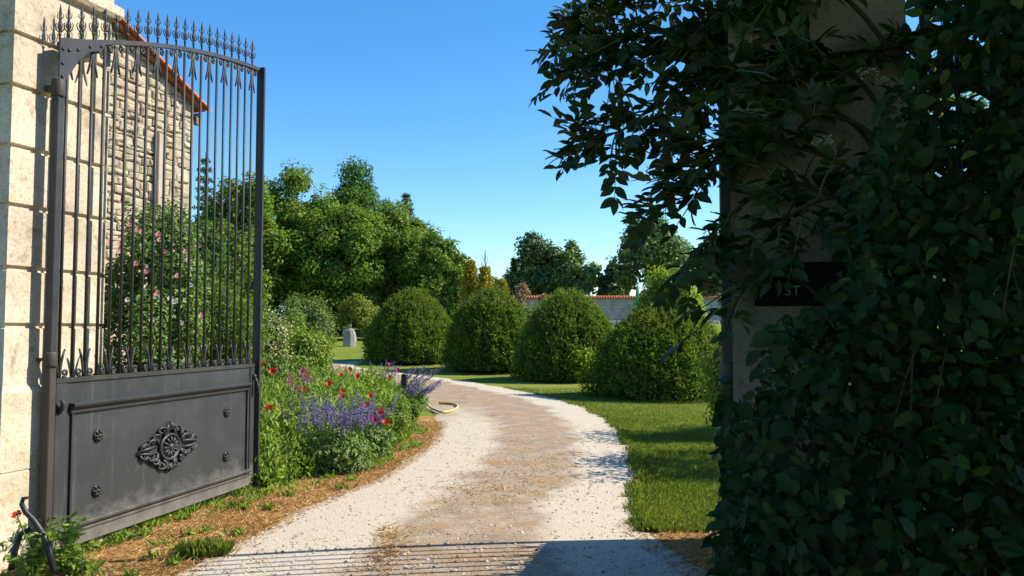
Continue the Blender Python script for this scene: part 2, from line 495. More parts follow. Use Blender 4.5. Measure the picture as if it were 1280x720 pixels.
def gravel_mat():
    m, nt, out = new_mat('drive_gravel')
    o = objco(nt)
    uv = nt.nodes.new('ShaderNodeUVMap'); uv.uv_map = 'across'
    sep = nt.nodes.new('ShaderNodeSeparateXYZ'); nt.links.new(uv.outputs[0], sep.inputs[0])
    u, v = sep.outputs[0], sep.outputs[1]
    wob = noise(nt, o, 1.1, 5, 0.6)
    uu = math_n(nt, 'ADD', u, math_n(nt, 'MULTIPLY', math_n(nt, 'SUBTRACT', wob.outputs['Fac'], 0.5), 0.34))

    def track(c, wdt):
        d = math_n(nt, 'DIVIDE', math_n(nt, 'SUBTRACT', uu, c), wdt)
        return math_n(nt, 'SUBTRACT', 1.0, math_n(nt, 'MULTIPLY', d, d), True)
    t1, t2 = track(0.16, 0.23), track(0.90, 0.21)
    # the left track fades where the drive bends
    mr = nt.nodes.new('ShaderNodeMapRange'); mr.inputs[1].default_value = 11; mr.inputs[2].default_value = 17
    mr.inputs[3].default_value = 1; mr.inputs[4].default_value = 0.15
    nt.links.new(v, mr.inputs[0])
    tr = math_n(nt, 'MAXIMUM', math_n(nt, 'MULTIPLY', t1, mr.outputs[0]), t2)
    pat = noise(nt, o, 3.3, 6, 0.7)
    tr = math_n(nt, 'MULTIPLY', tr, math_n(nt, 'ADD', pat.outputs['Fac'], 0.62), True)
    trs = ramp(nt, [(0.12, (0, 0, 0)), (0.72, (1, 1, 1))]); nt.links.new(tr, trs.inputs[0])
    mid = ramp(nt, [(0.3, (0.26, 0.19, 0.125)), (0.5, (0.345, 0.265, 0.185)), (0.72, (0.43, 0.35, 0.26))])
    nt.links.new(pat.outputs['Fac'], mid.inputs[0])
    c = mixc(nt, trs.outputs[0], mid.outputs[0], (0.53, 0.455, 0.35))
    # patches of dried weeds in the middle
    dw = noise(nt, o, 1.7, 6, 0.72)
    dwf = math_n(nt, 'MULTIPLY', ramp_out(nt, dw.outputs['Fac'], [(0.50, (0, 0, 0)), (0.62, (0.8, 0.8, 0.8))]), math_n(nt, 'SUBTRACT', 1.0, trs.outputs[0]))
    c = mixc(nt, dwf, c, (0.37, 0.235, 0.11))
    # rusty leaf litter spots
    sp = noise(nt, o, 2.2, 7, 0.75, 0.4)
    spr = ramp(nt, [(0.60, (0, 0, 0)), (0.68, (1, 1, 1))]); nt.links.new(sp.outputs['Fac'], spr.inputs[0])
    c = mixc(nt, math_n(nt, 'MULTIPLY', math_n(nt, 'MULTIPLY', spr.outputs[0], 0.75), math_n(nt, 'SUBTRACT', 1.0, math_n(nt, 'MULTIPLY', trs.outputs[0], 0.8))), c, (0.26, 0.125, 0.055))
    vo = nt.nodes.new('ShaderNodeTexVoronoi'); vo.inputs['Scale'].default_value = 95
    nt.links.new(o, vo.inputs['Vector'])
    vr = ramp(nt, [(0.0, (0.62, 0.62, 0.62)), (0.5, (1, 1, 1)), (1.0, (1.22, 1.22, 1.22))])
    hs = nt.nodes.new('ShaderNodeSeparateColor'); nt.links.new(vo.outputs['Color'], hs.inputs[0])
    nt.links.new(hs.outputs[0], vr.inputs[0])
    amt = math_n(nt, 'SUBTRACT', 0.9, math_n(nt, 'MULTIPLY', trs.outputs[0], 0.55))
    c = mixc(nt, amt, c, vr.outputs[0], 'MULTIPLY')
    fn = noise(nt, o, 160, 3, 0.7)
    c = mixc(nt, 0.4, c, ramp_out(nt, fn.outputs['Fac'], [(0.35, (0.6, 0.58, 0.55)), (0.6, (1.1, 1.1, 1.1))]), 'MULTIPLY')
    h = math_n(nt, 'ADD', math_n(nt, 'MULTIPLY', vo.outputs['Distance'], -0.8), math_n(nt, 'MULTIPLY', fn.outputs['Fac'], 0.5))
    principled(nt, out, c, 0.92, 0.1, bump(nt, h, 0.6, 0.008))
    return m


def ramp_out(nt, f, stops):
    r = ramp(nt, stops); nt.links.new(f, r.inputs[0]); return r.outputs[0]


def verge_mat():
    m, nt, out = new_mat('dry_verge')
    o = objco(nt)
    n = noise(nt, o, 2.0, 7, 0.7)
    c = ramp_out(nt, n.outputs['Fac'], [(0.28, (0.26, 0.20, 0.07)), (0.42, (0.42, 0.22, 0.075)), (0.58, (0.50, 0.29, 0.115)), (0.75, (0.50, 0.38, 0.24))])
    n2 = noise(nt, o, 40, 6, 0.75)
    c = mixc(nt, 0.8, c, ramp_out(nt, n2.outputs['Fac'], [(0.35, (0.45, 0.4, 0.35)), (0.6, (1.1, 1.1, 1.05))]), 'MULTIPLY')
    principled(nt, out, c, 0.95, 0.05, bump(nt, n2.outputs['Fac'], 0.9, 0.03))
    return m


M['ground'] = ground_mat()
M['gravel'] = gravel_mat()
M['verge'] = verge_mat()
M['soil'] = simple_mat('bed_soil', (0.07, 0.05, 0.03), (0.14, 0.10, 0.06), 6, 0.95, 0.05, 0.8, 0.02)

# ------------------------------------------------------------------ sky, sun
SUN_EL, SUN_AZ = 41.0, 8.0       # azimuth: degrees forward of the camera's right
w = bpy.data.worlds.new('World'); scene.world = w; w.use_nodes = True
nt = w.node_tree
bg = nt.nodes['Background']
sky = nt.nodes.new('ShaderNodeTexSky'); sky.sky_type = 'NISHITA'; sky.sun_disc = False
sky.sun_elevation = R(SUN_EL)
sky.sun_rotation = R(90 - SUN_AZ)
sky.air_density = 1.0; sky.dust_density = 0.15; sky.ozone_density = 4.0; sky.altitude = 50
hsv = nt.nodes.new('ShaderNodeHueSaturation')
hsv.inputs['Saturation'].default_value = 1.28
nt.links.new(sky.outputs[0], hsv.inputs['Color'])
nt.links.new(hsv.outputs[0], bg.inputs['Color'])
bg.inputs['Strength'].default_value = 0.138
sd = bpy.data.lights.new('sun', 'SUN'); sd.energy = 5.0; sd.angle = R(0.4); sd.color = (1.0, 0.93, 0.80)
so = bpy.data.objects.new('sun', sd); link(so)
sv = Vector((math.cos(R(SUN_AZ)) * math.cos(R(SUN_EL)), math.sin(R(SUN_AZ)) * math.cos(R(SUN_EL)), math.sin(R(SUN_EL))))
so.rotation_euler = (-sv).to_track_quat('-Z', 'Y').to_euler()
so.location = (10, 0, 20)
scene.view_settings.view_transform = 'Standard'
scene.view_settings.look = 'None'
scene.view_settings.exposure = 0.75
scene.view_settings.gamma = 1
scene.render.engine = 'CYCLES'
cy = scene.cycles
cy.use_denoising = True
cy.max_bounces = 7; cy.diffuse_bounces = 3; cy.glossy_bounces = 2; cy.transmission_bounces = 4; cy.transparent_max_bounces = 4
cy.sample_clamp_indirect = 8

# ------------------------------------------------------------------ drive outline
right_px = [(905, 740), (880, 715), (835, 685), (800, 655), (802, 630), (801, 600), (796, 572), (783, 548), (764, 527), (735, 511), (690, 497), (640, 487), (600, 480), (560, 473), (520, 468), (480, 463.5), (440, 459)]
left_px = [(150, 760), (235, 715), (300, 680), (372, 640), (430, 618), (475, 598), (513, 574), (540, 552), (548, 532), (540, 514), (520, 500), (495, 489), (465, 479), (430, 470), (400, 465), (370, 461)]
RE = [G(*p) for p in right_px]
LE = [G(*p) for p in left_px]
RY = np.array([p.y for p in RE]); RX = np.array([p.x for p in RE])
LY = np.array([p.y for p in LE]); LX = np.array([p.x for p in LE])


def sm_noise(t, seed, f):
    return (np.sin(t * f + seed) + 0.6 * np.sin(t * f * 2.3 + seed * 1.7) + 0.4 * np.sin(t * f * 5.1 + seed * 2.9)) / 2


def xr(y): return np.interp(y, RY, RX)
def xl(y): return np.interp(y, LY, LX)


# ground sheet
def ground():
    ys = np.concatenate([np.linspace(-60, 0, 8)[:-1], np.linspace(0, 30, 61)[:-1], np.linspace(30, 90, 61)[:-1], np.geomspace(90, 900, 14)])
    xs = np.concatenate([-np.geomspace(30, 900, 12)[::-1], np.linspace(-29, 29, 59), np.geomspace(30, 900, 12)])
    X, Y = np.meshgrid(xs, ys)
    Z = gz(X, Y) + np.where((np.abs(X) < 30) & (Y > 24), 0.05 * np.sin(X * 0.5 + Y * 0.2), 0)
    V = np.stack([X, Y, Z], -1).reshape(-1, 3)
    nx, ny = len(xs), len(ys)
    i = np.arange(nx - 1)[None] + np.arange(ny - 1)[:, None] * nx
    F = np.stack([i, i + 1, i + nx + 1, i + nx], -1).reshape(-1)
    o = np_mesh('ground', V, F, np.full((nx - 1) * (ny - 1), 4, np.int32), None, M['ground'], None, True)
    tag(o, kind='structure')


ground()


def strip(name, mat, ys, left, right, ncol, lift, crown=0.0, jit=0.0, uvname=None):
    ys = np.asarray(ys)
    l = left(ys) + jit * sm_noise(ys, 1.3, 3.0)
    r = right(ys) + jit * sm_noise(ys, 4.1, 3.4)
    u = np.linspace(0, 1, ncol)
    X = l[:, None] * (1 - u) + r[:, None] * u
    Y = np.repeat(ys[:, None], ncol, 1)
    Z = gz(X, Y) + lift + crown * (1 - (2 * u - 1) ** 2)[None]
    Z = Z + np.where(Y > 24, 0.05 * np.sin(X * 0.5 + Y * 0.2), 0) * np.clip((Y - 24) / 2, 0, 1)
    V = np.stack([X, Y, Z], -1).reshape(-1, 3)
    ny = len(ys)
    i = np.arange(ncol - 1)[None] + np.arange(ny - 1)[:, None] * ncol
    F = np.stack([i, i + 1, i + ncol + 1, i + ncol], -1).reshape(-1)
    o = np_mesh(name, V, F, np.full((ncol - 1) * (ny - 1), 4, np.int32), None, mat, None, True)
    if uvname:
        uvl = o.data.uv_layers.new(name=uvname)
        U = np.stack([np.repeat(u[None], ny, 0), Y], -1).reshape(-1, 2)[F]
        uvl.data.foreach_set('uv', U.astype(np.float32).ravel())
    return tag(o, kind='structure')


drive_y = np.concatenate([np.arange(1.5, 14, 0.06), np.arange(14, 24, 0.12), np.arange(24, 31.5, 0.3)])
strip('driveway', M['gravel'], drive_y, xl, xr, 25, 0.012, 0.02, 0.05, 'across')


def vl(y):   # outer (left) side of the dry verge along the drive
    return np.interp(y, [1.5, 4, 5, 6, 7, 8, 9, 11, 13, 15], [-6, -4.6, -3.6, -3.0, -2.75, -2.45, -1.95, -1.6, -1.7, -1.9])


strip('verge', M['verge'], np.arange(1.5, 14.5, 0.1), vl, lambda y: xl(y) + 0.25, 10, 0.006)
strip('dirt_margin', M['verge'], np.arange(1.0, 6.35, 0.08), lambda y: xr(y) - 0.15, lambda y: xr(y) * 0 + 4.2, 12, 0.006)
strip('flower_bed', M['soil'], np.arange(7.6, 27, 0.3), lambda y: np.interp(y, [7.6, 9, 14, 20, 27], [-3.2, -5.2, -6.2, -7.5, -9.5]), lambda y: np.minimum(vl(y) + 0.12, xl(y) - 0.05), 10, 0.004)


# ------------------------------------------------------------------ gate pillars
def square_rings(mb, hx, hy, prof):
    rings = []
    for ins, z in prof:
        a, b = hx - ins, hy - ins
        rings.append([(-a, -b, z), (a, -b, z), (a, b, z), (-a, b, z)])
    mb.loft(rings)


def course_profile(joints, z0, z1, g=0.014, c=0.006, d=0.024):
    prof = [(0, z0)]
    for j in joints:
        if z0 < j < z1:
            prof += [(0, j - g - c), (d, j - g), (d, j + g), (0, j + g + c)]
    prof.append((0, z1))
    return prof


pl = empty('gate_pillar', (-3.517, 5.650, 0), 'sunlit cream stone gate pillar with grooved courses behind the open iron gate', 'gate pillar', 'stone gate pillars', R(-18))
mb = MB(); square_rings(mb, 0.40, 0.40, course_profile([1.576, 1.95, 2.36, 2.75, 3.15, 3.50], 1.18, 3.86)); mb.build('shaft', M['stone'], pl)
mb = MB(); square_rings(mb, 0.425, 0.425, [(0, -0.1), (0, 0.0), (0, 0.62), (0.006, 0.63), (0, 0.64), (0, 1.14), (0.02, 1.18)]); mb.build('plinth', M['plinth'], pl)
mb = MB(); square_rings(mb, 0.46, 0.46, [(0.06, 3.86), (0.02, 3.88), (0, 3.91), (0, 3.97), (0.03, 3.99)]); mb.build('cornice', M['stone'], pl)
mb = MB(); square_rings(mb, 0.41, 0.41, [(0, 3.99), (0, 4.5), (0.02, 4.52)]); mb.build('frieze', M['stone'], pl)
mb = MB(); square_rings(mb, 0.52, 0.52, [(0.08, 4.52), (0.0, 4.6), (0, 4.72), (0.06, 4.78), (0.3, 4.9)]); mb.build('cap', M['stone'], pl)

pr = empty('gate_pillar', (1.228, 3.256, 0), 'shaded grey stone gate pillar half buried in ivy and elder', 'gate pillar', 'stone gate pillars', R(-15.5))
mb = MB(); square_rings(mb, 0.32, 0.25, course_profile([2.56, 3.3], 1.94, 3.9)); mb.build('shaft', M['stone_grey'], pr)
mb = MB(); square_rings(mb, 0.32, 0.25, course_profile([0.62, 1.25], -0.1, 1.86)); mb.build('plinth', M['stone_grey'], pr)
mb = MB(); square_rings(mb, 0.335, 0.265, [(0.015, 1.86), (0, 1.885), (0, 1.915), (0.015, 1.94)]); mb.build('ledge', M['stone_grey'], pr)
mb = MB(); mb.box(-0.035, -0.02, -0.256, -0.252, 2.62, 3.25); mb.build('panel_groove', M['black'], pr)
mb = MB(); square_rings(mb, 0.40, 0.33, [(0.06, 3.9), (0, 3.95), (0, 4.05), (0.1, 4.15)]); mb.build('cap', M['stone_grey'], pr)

# name plaque on the right pillar
pq = empty('name_plaque', (1.096, 3.030, 1.64), 'black name plaque with grey letters on the shaded pillar, half hidden by leaves', 'sign', None, R(-15.5))
mb = MB(); mb.box(-0.17, 0.20, -0.012, 0.002, 0.0, 0.165, 0.004); mb.build('board', M['plaque'], pq)
fc = bpy.data.curves.new('lettering', 'FONT'); fc.body = 'ST'; fc.size = 0.052; fc.extrude = 0.0015; fc.space_character = 1.1
to = bpy.data.objects.new('lettering_tmp', fc); COL.objects.link(to)
dg = bpy.context.evaluated_depsgraph_get()
lm = bpy.data.meshes.new_from_object(to.evaluated_get(dg))
bpy.data.objects.remove(to)
lo = bpy.data.objects.new('lettering', lm); lm.materials.clear(); lm.materials.append(M['letter'])
lo.rotation_euler = (R(90), 0, 0); lo.location = (-0.06, -0.0145, 0.04)
link(lo, pq)


# ------------------------------------------------------------------ iron gate leaves
def spiral(cx, cz, r0, turns, start, sgn, y=0.0, n=14):
    pts = []
    for i in range(n + 1):
        t = i / n
        a = start + sgn * t * turns * 2 * math.pi
        r = r0 * (1 - 0.78 * t)
        pts.append((cx + r * math.cos(a), y, cz + r * math.sin(a)))
    return pts


def make_gate(loc, direction, L, side, label, nbars=21):
    """leaf along local +x; 'side' = local y sign of the decorated face"""
    rot = math.atan2(direction[1], direction[0])
    g = empty('iron_gate', (*loc, 0), label, 'gate', 'wrought iron gate leaves', rot)
    k = L / 2.53
    top = lambda x: 3.50 + 0.40 * (x / k) - 0.06 * (x / k) ** 2
    s = side
    yb = lambda a, b: (min(a * s, b * s), max(a * s, b * s))
    # hinge post
    mb = MB(); mb.box(-0.03, 0.03, -0.03, 0.03, 1.32, 3.2, 0.005); mb.build('hinge_post', M['iron'], g)
    mb = MB(); mb.box(-0.029, 0.029, -0.029, 0.029, 0.03, 1.32, 0.005)
    mb.build('lower_post', M['rust'], g)
    for z0, z1 in ((3.13, 3.25), (1.30, 1.40)):
        mb = MB(); mb.lathe([(0.040, z0), (0.044, z0 + 0.012), (0.044, z1 - 0.012), (0.040, z1)], 14)
        ya, yb_ = yb(-0.09, -0.03); mb.box(-0.022, 0.022, ya, yb_, z0 + 0.04, z1 - 0.04)
        mb.build('hinge_collar', M['rust'], g)
    # top rail following the arch (flat bar)
    mb = MB(); rings = []
    n = 26
    for i in range(n + 1):
        x = L * i / n
        z = top(x)
        rings.append([(x, -0.022, z - 0.017), (x, 0.022, z - 0.017), (x, 0.022, z + 0.017), (x, -0.022, z + 0.017)])
    mb.loft(rings); mb.build('top_rail', M['iron_bar'], g)
    # gusset plate with rivets
    mb = MB(); ya, yb_ = yb(0.024, 0.034)
    out = [(-0.03, 3.24), (0.015, 3.24), (0.08, 3.33), (0.15, 3.44), (0.23, 3.515), (0.36, 3.575), (0.42, top(0.42) + 0.018), (0.2, top(0.2) + 0.022), (-0.03, 3.53)]
    mb.loft([[(x, ya, z) for x, z in out], [(x, yb_, z) for x, z in out]])
    gus = mb.build('gusset_plate', M['iron'], g)
    riv = None
    for x, z in ((-0.005, 3.27), (-0.005, 3.36), (-0.005, 3.46), (0.05, 3.47), (0.13, 3.50), (0.24, 3.56), (0.35, 3.60)):
        if riv is None:
            mb = MB(); mb.lathe([(0.013, 0.0), (0.011, 0.007 * s), (0.004, 0.011 * s)], 8, (0, 0, 0), 'y')
            riv = mb.build('rivet', M['iron'], gus, (x, 0.034 * s, z))
        else:
            c = riv.copy(); link(c, gus); c.location = (x, 0.034 * s, z)
    # free stile: projecting flat
    mb = MB(); ya, yb_ = yb(-0.015, 0.065); mb.box(L - 0.016, L + 0.010, ya, yb_, 0.05, top(L) + 0.02)
    mb.build('stile', M['iron'], g)
    # bars and spears
    pitch = (L - 0.09) / nbars
    xs = [0.075 + i * pitch for i in range(nbars)]
    spear = None
    bar_me = {}
    for i, x in enumerate([0.0] + xs):
        zt = top(x)
        if i > 0:
            mb = MB(); mb.tube([(0, 0, 1.215), (0, 0, zt - 0.03)], 0.0115, 7)
            mb.build('bar', M['iron_bar'], g, (x, 0, 0))
        if spear is None:
            mb = MB()
            mb.lathe([(0.008, 0), (0.008, 0.035), (0.014, 0.04), (0.014, 0.05), (0.008, 0.055), (0.009, 0.07), (0.020, 0.095), (0.017, 0.125), (0.008, 0.15),
                      (0.013, 0.156), (0.007, 0.164), (0.013, 0.195), (0.009, 0.225), (0.002, 0.262)], 6)
            for a in range(4):
                ca, sa = math.cos(a * math.pi / 2 + 0.4), math.sin(a * math.pi / 2 + 0.4)
                pts = [(0.008, 0.060), (0.026, 0.078), (0.036, 0.105), (0.030, 0.128), (0.024, 0.118)]
                mb.tube([(r * ca, r * sa, z) for r, z in pts], [0.004, 0.005, 0.004, 0.0035, 0.002], 4)
                pts = [(0.008, 0.156), (0.020, 0.168), (0.024, 0.185), (0.019, 0.196)]
                mb.tube([(r * ca, r * sa, z) for r, z in pts], [0.003, 0.004, 0.003, 0.002], 4)
            spear = mb.build('spear_finial', M['iron_bar'], g, (x, 0, zt + 0.02)); spear.scale = (0.85, 0.85, 0.97)
        else:
            c = spear.copy(); link(c, g); c.location = (x, 0, zt + 0.02)
    # forked ornaments: every other bar carries a splayed pair under the rail and above the panel
    for i, x in enumerate(xs):
        zt = top(x)
        if i % 2 == 0:
            mb = MB()
            for sg in (-1, 1):
                slope = (top(x + 0.04) - top(x - 0.04)) / 0.08
                mb.tube([(x + sg * 0.010, 0, zt - 0.028), (x + sg * 0.012, 0, zt - 0.09), (x + sg * 0.020, 0, zt - 0.15), (x + sg * 0.034, 0, zt - 0.20), (x + sg * 0.050, 0, zt - 0.245)],
                        [0.009, 0.009, 0.009, 0.009, 0.006], 6)
                mb.tube(spiral(x + sg * 0.052, zt - 0.055 + sg * 0.05 * slope, 0.027, 1.35, R(120) if sg > 0 else R(60), -sg), [0.0085] * 8 + [0.007] * 7, 6)
            mb.build('fork_ornament', M['iron'], g)
            mb = MB(); zb = 1.222
            for sg in (-1, 1):
                mb.tube([(x + sg * 0.010, 0, zb), (x + sg * 0.012, 0, zb + 0.05), (x + sg * 0.020, 0, zb + 0.10), (x + sg * 0.034, 0, zb + 0.15), (x + sg * 0.050, 0, zb + 0.195)],
                        [0.010, 0.010, 0.010, 0.009, 0.006], 6)
                mb.tube(spiral(x + sg * 0.050, zb + 0.032, 0.028, 1.35, R(-120) if sg > 0 else R(-60), sg), [0.0085] * 8 + [0.007] * 7, 6)
            mb.build('fork_ornament', M['iron'], g)
    # sheet iron panel
    mb = MB(); mb.box(0.034, L - 0.012, -0.012, 0.012, 0.06, 1.19)
    pan = mb.build('panel', M['iron_panel'], g)
    ya, yb_ = yb(0.012, 0.03)
    mb = MB(); mb.box(0.034, L - 0.012, -0.025, 0.025, 1.19, 1.222); mb.build('panel_rail', M['iron_bar'], g)
    mb = MB(); ya, yb_ = yb(0.0125, 0.022); mb.box(0.036, L - 0.013, ya, yb_, 0.065, 0.15, 0.003); mb.build('bottom_plate', M['iron_panel'], pan)
    mb = MB(); mb.box(0.036, 0.13, ya, yb_, 0.16, 1.185, 0.003); mb.build('side_plate', M['iron_panel'], pan)
    mb = MB(); mb.box(L - 0.10, L - 0.013, ya, yb_, 0.16, 1.185, 0.003); mb.build('side_plate', M['iron_panel'], pan)

    def moulding(z, up):
        prof = [(0.0125, -0.035), (0.030, -0.035), (0.034, -0.022), (0.024, -0.014), (0.040, -0.006), (0.058, 0.012), (0.062, 0.026), (0.050, 0.034), (0.0125, 0.036)]
        m_ = MB(); x0, x1 = 0.165 * k, L - 0.13
        m_.loft([[(x0, y * s, z + h * up) for y, h in prof], [(x1, y * s, z + h * up) for y, h in prof]])
        m_.build('moulding', M['iron_panel'], pan)
    moulding(1.01, 1); moulding(0.19, 1)
    for x in (0.185 * k, L - 0.15):
        mb = MB(); ya, yb_ = yb(0.0125, 0.03); mb.box(x - 0.008, x + 0.008, ya, yb_, 0.228, 0.972); mb.build('panel_bead', M['iron'], pan)
    # rosettes
    ros = None
    for x, z in ((0.44, 0.79), (0.44, 0.40), (2.05, 0.80), (2.05, 0.395)):
        if ros is None:
            mb = MB()
            mb.lathe([(0.046, 0), (0.046, 0.008 * s), (0.036, 0.016 * s), (0.028, 0.010 * s), (0.014, 0.012 * s), (0.012, 0.024 * s), (0.004, 0.028 * s)], 16, (0, 0, 0), 'y')
            for a in range(8):
                an = a * math.pi / 4
                mb.tube([(0.014 * math.cos(an), 0.013 * s, 0.014 * math.sin(an)), (0.03 * math.cos(an), 0.022 * s, 0.03 * math.sin(an)), (0.043 * math.cos(an), 0.014 * s, 0.043 * math.sin(an))], [0.005, 0.009, 0.004], 6)
            ros = mb.build('rosette', M['iron'], pan, (x * k, 0.0125 * s, z))
        else:
            c = ros.copy(); link(c, pan); c.location = (x * k, 0.0125 * s, z)
    # cast medallion with foliage scrolls in a lozenge
    mb = MB(); cx, cz = 0, 0; b = 0.0
    Y = lambda v: (b + v) * s
    mb.lathe([(0.118, 0), (0.118, 0.020 * s), (0.108, 0.032 * s), (0.098, 0.026 * s), (0.092, 0.014 * s), (0.03, 0.022 * s), (0.03, 0.032 * s), (0.018, 0.040 * s), (0.006, 0.042 * s)], 24, (0, 0, 0), 'y', True, 0.86, 1.05)
    for a in range(12):
        an = a * math.pi / 6
        c_, s_ = math.cos(an) * 0.86, math.sin(an) * 1.05
        mb.tube([(0.03 * c_, Y(0.024), 0.03 * s_), (0.065 * c_, Y(0.030), 0.065 * s_), (0.09 * c_, Y(0.018), 0.09 * s_)], [0.006, 0.011, 0.006], 6)
    for sx in (-1, 1):
        for sz in (-1, 1):
            for (qx, qz, r0, st, tn) in ((0.165, 0.052, 0.052, 200, 1.5), (0.245, 0.030, 0.036, 190, 1.4), (0.075, 0.150, 0.045, 250, 1.4), (0.135, 0.105, 0.03, 210, 1.2), (0.030, 0.175, 0.026, 240, 1.1)):
                pts = [(sx * (qx + r0 * (1 - 0.8 * t / 14) * math.cos(R(st) - t / 14 * tn * 6.283)), Y(0.012 + 0.010 * math.sin(t * 0.6)), sz * (qz + r0 * (1 - 0.8 * t / 14) * math.sin(R(st) - t / 14 * tn * 6.283))) for t in range(15)]
                mb.tube(pts, [0.013 - 0.0005 * t for t in range(15)], 6)
            for (ax_, az_, bx_, bz_, r_) in ((0.11, 0.03, 0.30, 0.008, 0.016), (0.12, 0.075, 0.21, 0.085, 0.015), (0.05, 0.125, 0.02, 0.215, 0.014), (0.20, 0.065, 0.275, 0.055, 0.012), (0.10, 0.11, 0.115, 0.165, 0.013), (0.16, 0.09, 0.165, 0.125, 0.011)):
                mb.tube([(sx * ax_, Y(0.006), sz * az_), (sx * (ax_ + bx_) / 2, Y(0.026), sz * ((az_ + bz_) / 2 + 0.006)), (sx * bx_, Y(0.012), sz * bz_)], [r_ * 0.5, r_, r_ * 0.3], 6)
    mb.tube([(0, Y(0.006), 0.15), (0, Y(0.03), 0.19), (0, Y(0.012), 0.235)], [0.014, 0.018, 0.004], 6)
    mb.tube([(0, Y(0.006), -0.15), (0, Y(0.03), -0.185), (0, Y(0.012), -0.225)], [0.014, 0.018, 0.004], 6)
    mb.build('medallion', M['iron'], pan, (1.23 * k, 0.0125 * s, 0.60)).scale = (1.28, 1.1, 0.90)
    # latch and stay
    mb = MB(); mb.tube([(L - 0.05, 0.03 * s, 1.10), (L - 0.05, 0.055 * s, 1.06), (L - 0.045, 0.075 * s, 0.98), (L - 0.05, 0.06 * s, 0.93)], [0.014, 0.012, 0.016, 0.008], 8)
    mb.lathe([(0.022, 0), (0.022, 0.02 * s), (0.01, 0.03 * s)], 10, (L - 0.05, 0.022 * s, 1.10), 'y')
    mb.build('latch', M['iron'], g)
    mb = MB(); mb.tube([(0.06, 0.024 * s, 0.99), (0.06, 0.055 * s, 1.03), (0.06, 0.06 * s, 1.06), (0.045, 0.05 * s, 1.075)], [0.016, 0.018, 0.014, 0.006], 8)
    mb.build('hook', M['iron'], g)
    return g


HL = Vector((-3.09, 5.37)); DL = Vector((0.228, 0.9737))
make_gate(HL, DL, 2.53, -1, 'open black iron gate leaf with spear tips and a cast medallion, against the sunlit pillar')
HR = Vector((1.0, 3.70)); DR = Vector((0.2655, 0.9641))
make_gate(HR, DR, 2.40, 1, 'second iron gate leaf, seen edge on beside the ivy covered pillar')

# curled iron stop at the foot of the pillar
st = empty('iron_gate_stop', (*G(52, 700).xy, 0), 'curled black iron gate stop sticking out of weeds by the pillar foot', 'gate stop')
b0 = Vector(st.location)
path = [P(68, 715, 4.95), P(62, 690, 4.97), P(54, 668, 5.0), P(42, 650, 5.0), P(32, 640, 5.0), P(27, 630, 5.0), P(29, 623, 5.0), P(35, 622, 5.0)]
mb = MB(); mb.tube([p - b0 for p in path], [0.02, 0.02, 0.02, 0.018, 0.017, 0.015, 0.013, 0.009], 8); mb.build('arm', M['black'], st)
mb = MB(); mb.tube([P(40, 660, 5.02) - b0, P(25, 668, 5.02) - b0, P(18, 690, 5.02) - b0, P(14, 712, 5.02) - b0], [0.015, 0.018, 0.02, 0.02], 8); mb.build('brace', M['black'], st)


# ------------------------------------------------------------------ foliage helpers
def lobed_crown(c, rad, n, sub=18, sub_r=(0.30, 0.5), spread=0.72, zmin=-0.85, shell=0.30):
    """positions and outward normals of leaves on many overlapping sub-crowns"""
    c = np.array(c, float); rad = np.array(rad, float)
    d = rdir(sub * 3); d = d[d[:, 2] > zmin][:sub]
    cs = c + d * rad * (spread * (0.25 + 0.75 * rng.random((len(d), 1)) ** 0.45))
    rs = rad.mean() * (sub_r[0] + (sub_r[1] - sub_r[0]) * rng.random(len(d)))
    pick = rng.choice(len(rs), n, p=rs ** 2 / np.sum(rs ** 2))
    dirs = rdir(n)
    # ragged sprays: each sub-crown swells and thins with direction
    ph = rng.random((len(rs), 3)) * 6.28
    q = dirs * 3.2 + ph[pick]
    rag = 1 + 0.22 * (np.sin(q[:, 0]) * np.sin(q[:, 1]) + np.sin(q[:, 2] * 1.7))
    rr = (1 - np.abs(rng.normal(0, shell, n))).clip(0.1, 1) * rag + 0.07 * rng.normal(size=n)
    st = 0.75 + 0.5 * rng.random((len(rs), 3))
    pos = cs[pick] + dirs * (rs[pick] * rr)[:, None] * st[pick]
    out = unit((pos - c) / rad)
    return pos, unit(dirs + 0.5 * out)


def leaf_frame(dirs, up=0.35, rnd=0.55, hang=0.35):
    n = len(dirs)
    nrm = dirs + np.array([0, 0, up]) + rnd * rng.normal(size=(n, 3))
    ax = rng.normal(size=(n, 3)) + dirs * 0.6 + np.array([0, 0, -hang])
    return nrm, ax


def trunk_mb(base, height, r, lean=(0, 0), limbs=6, reach=1.5, z0=0.35):
    mb = MB()
    top = Vector((lean[0], lean[1], height))
    pts = [Vector((0, 0, -0.15)), Vector((lean[0] * 0.15, lean[1] * 0.1, height * 0.3)), Vector((lean[0] * 0.5, lean[1] * 0.6, height * 0.65)), top]
    mb.tube(pts, [r * 1.25, r, r * 0.7, r * 0.2], 8)
    for i in range(limbs):
        t = z0 + (0.9 - z0) * i / max(1, limbs - 1)
        a = i * 2.4 + 0.5
        p0 = Vector((lean[0] * t, lean[1] * t, height * t))
        p1 = p0 + Vector((math.cos(a) * reach * 0.5, math.sin(a) * reach * 0.5, reach * 0.35))
        p2 = p0 + Vector((math.cos(a) * reach, math.sin(a) * reach, reach * 0.8))
        mb.tube([p0, p1, p2], [r * 0.45, r * 0.3, r * 0.1], 6)
    return mb


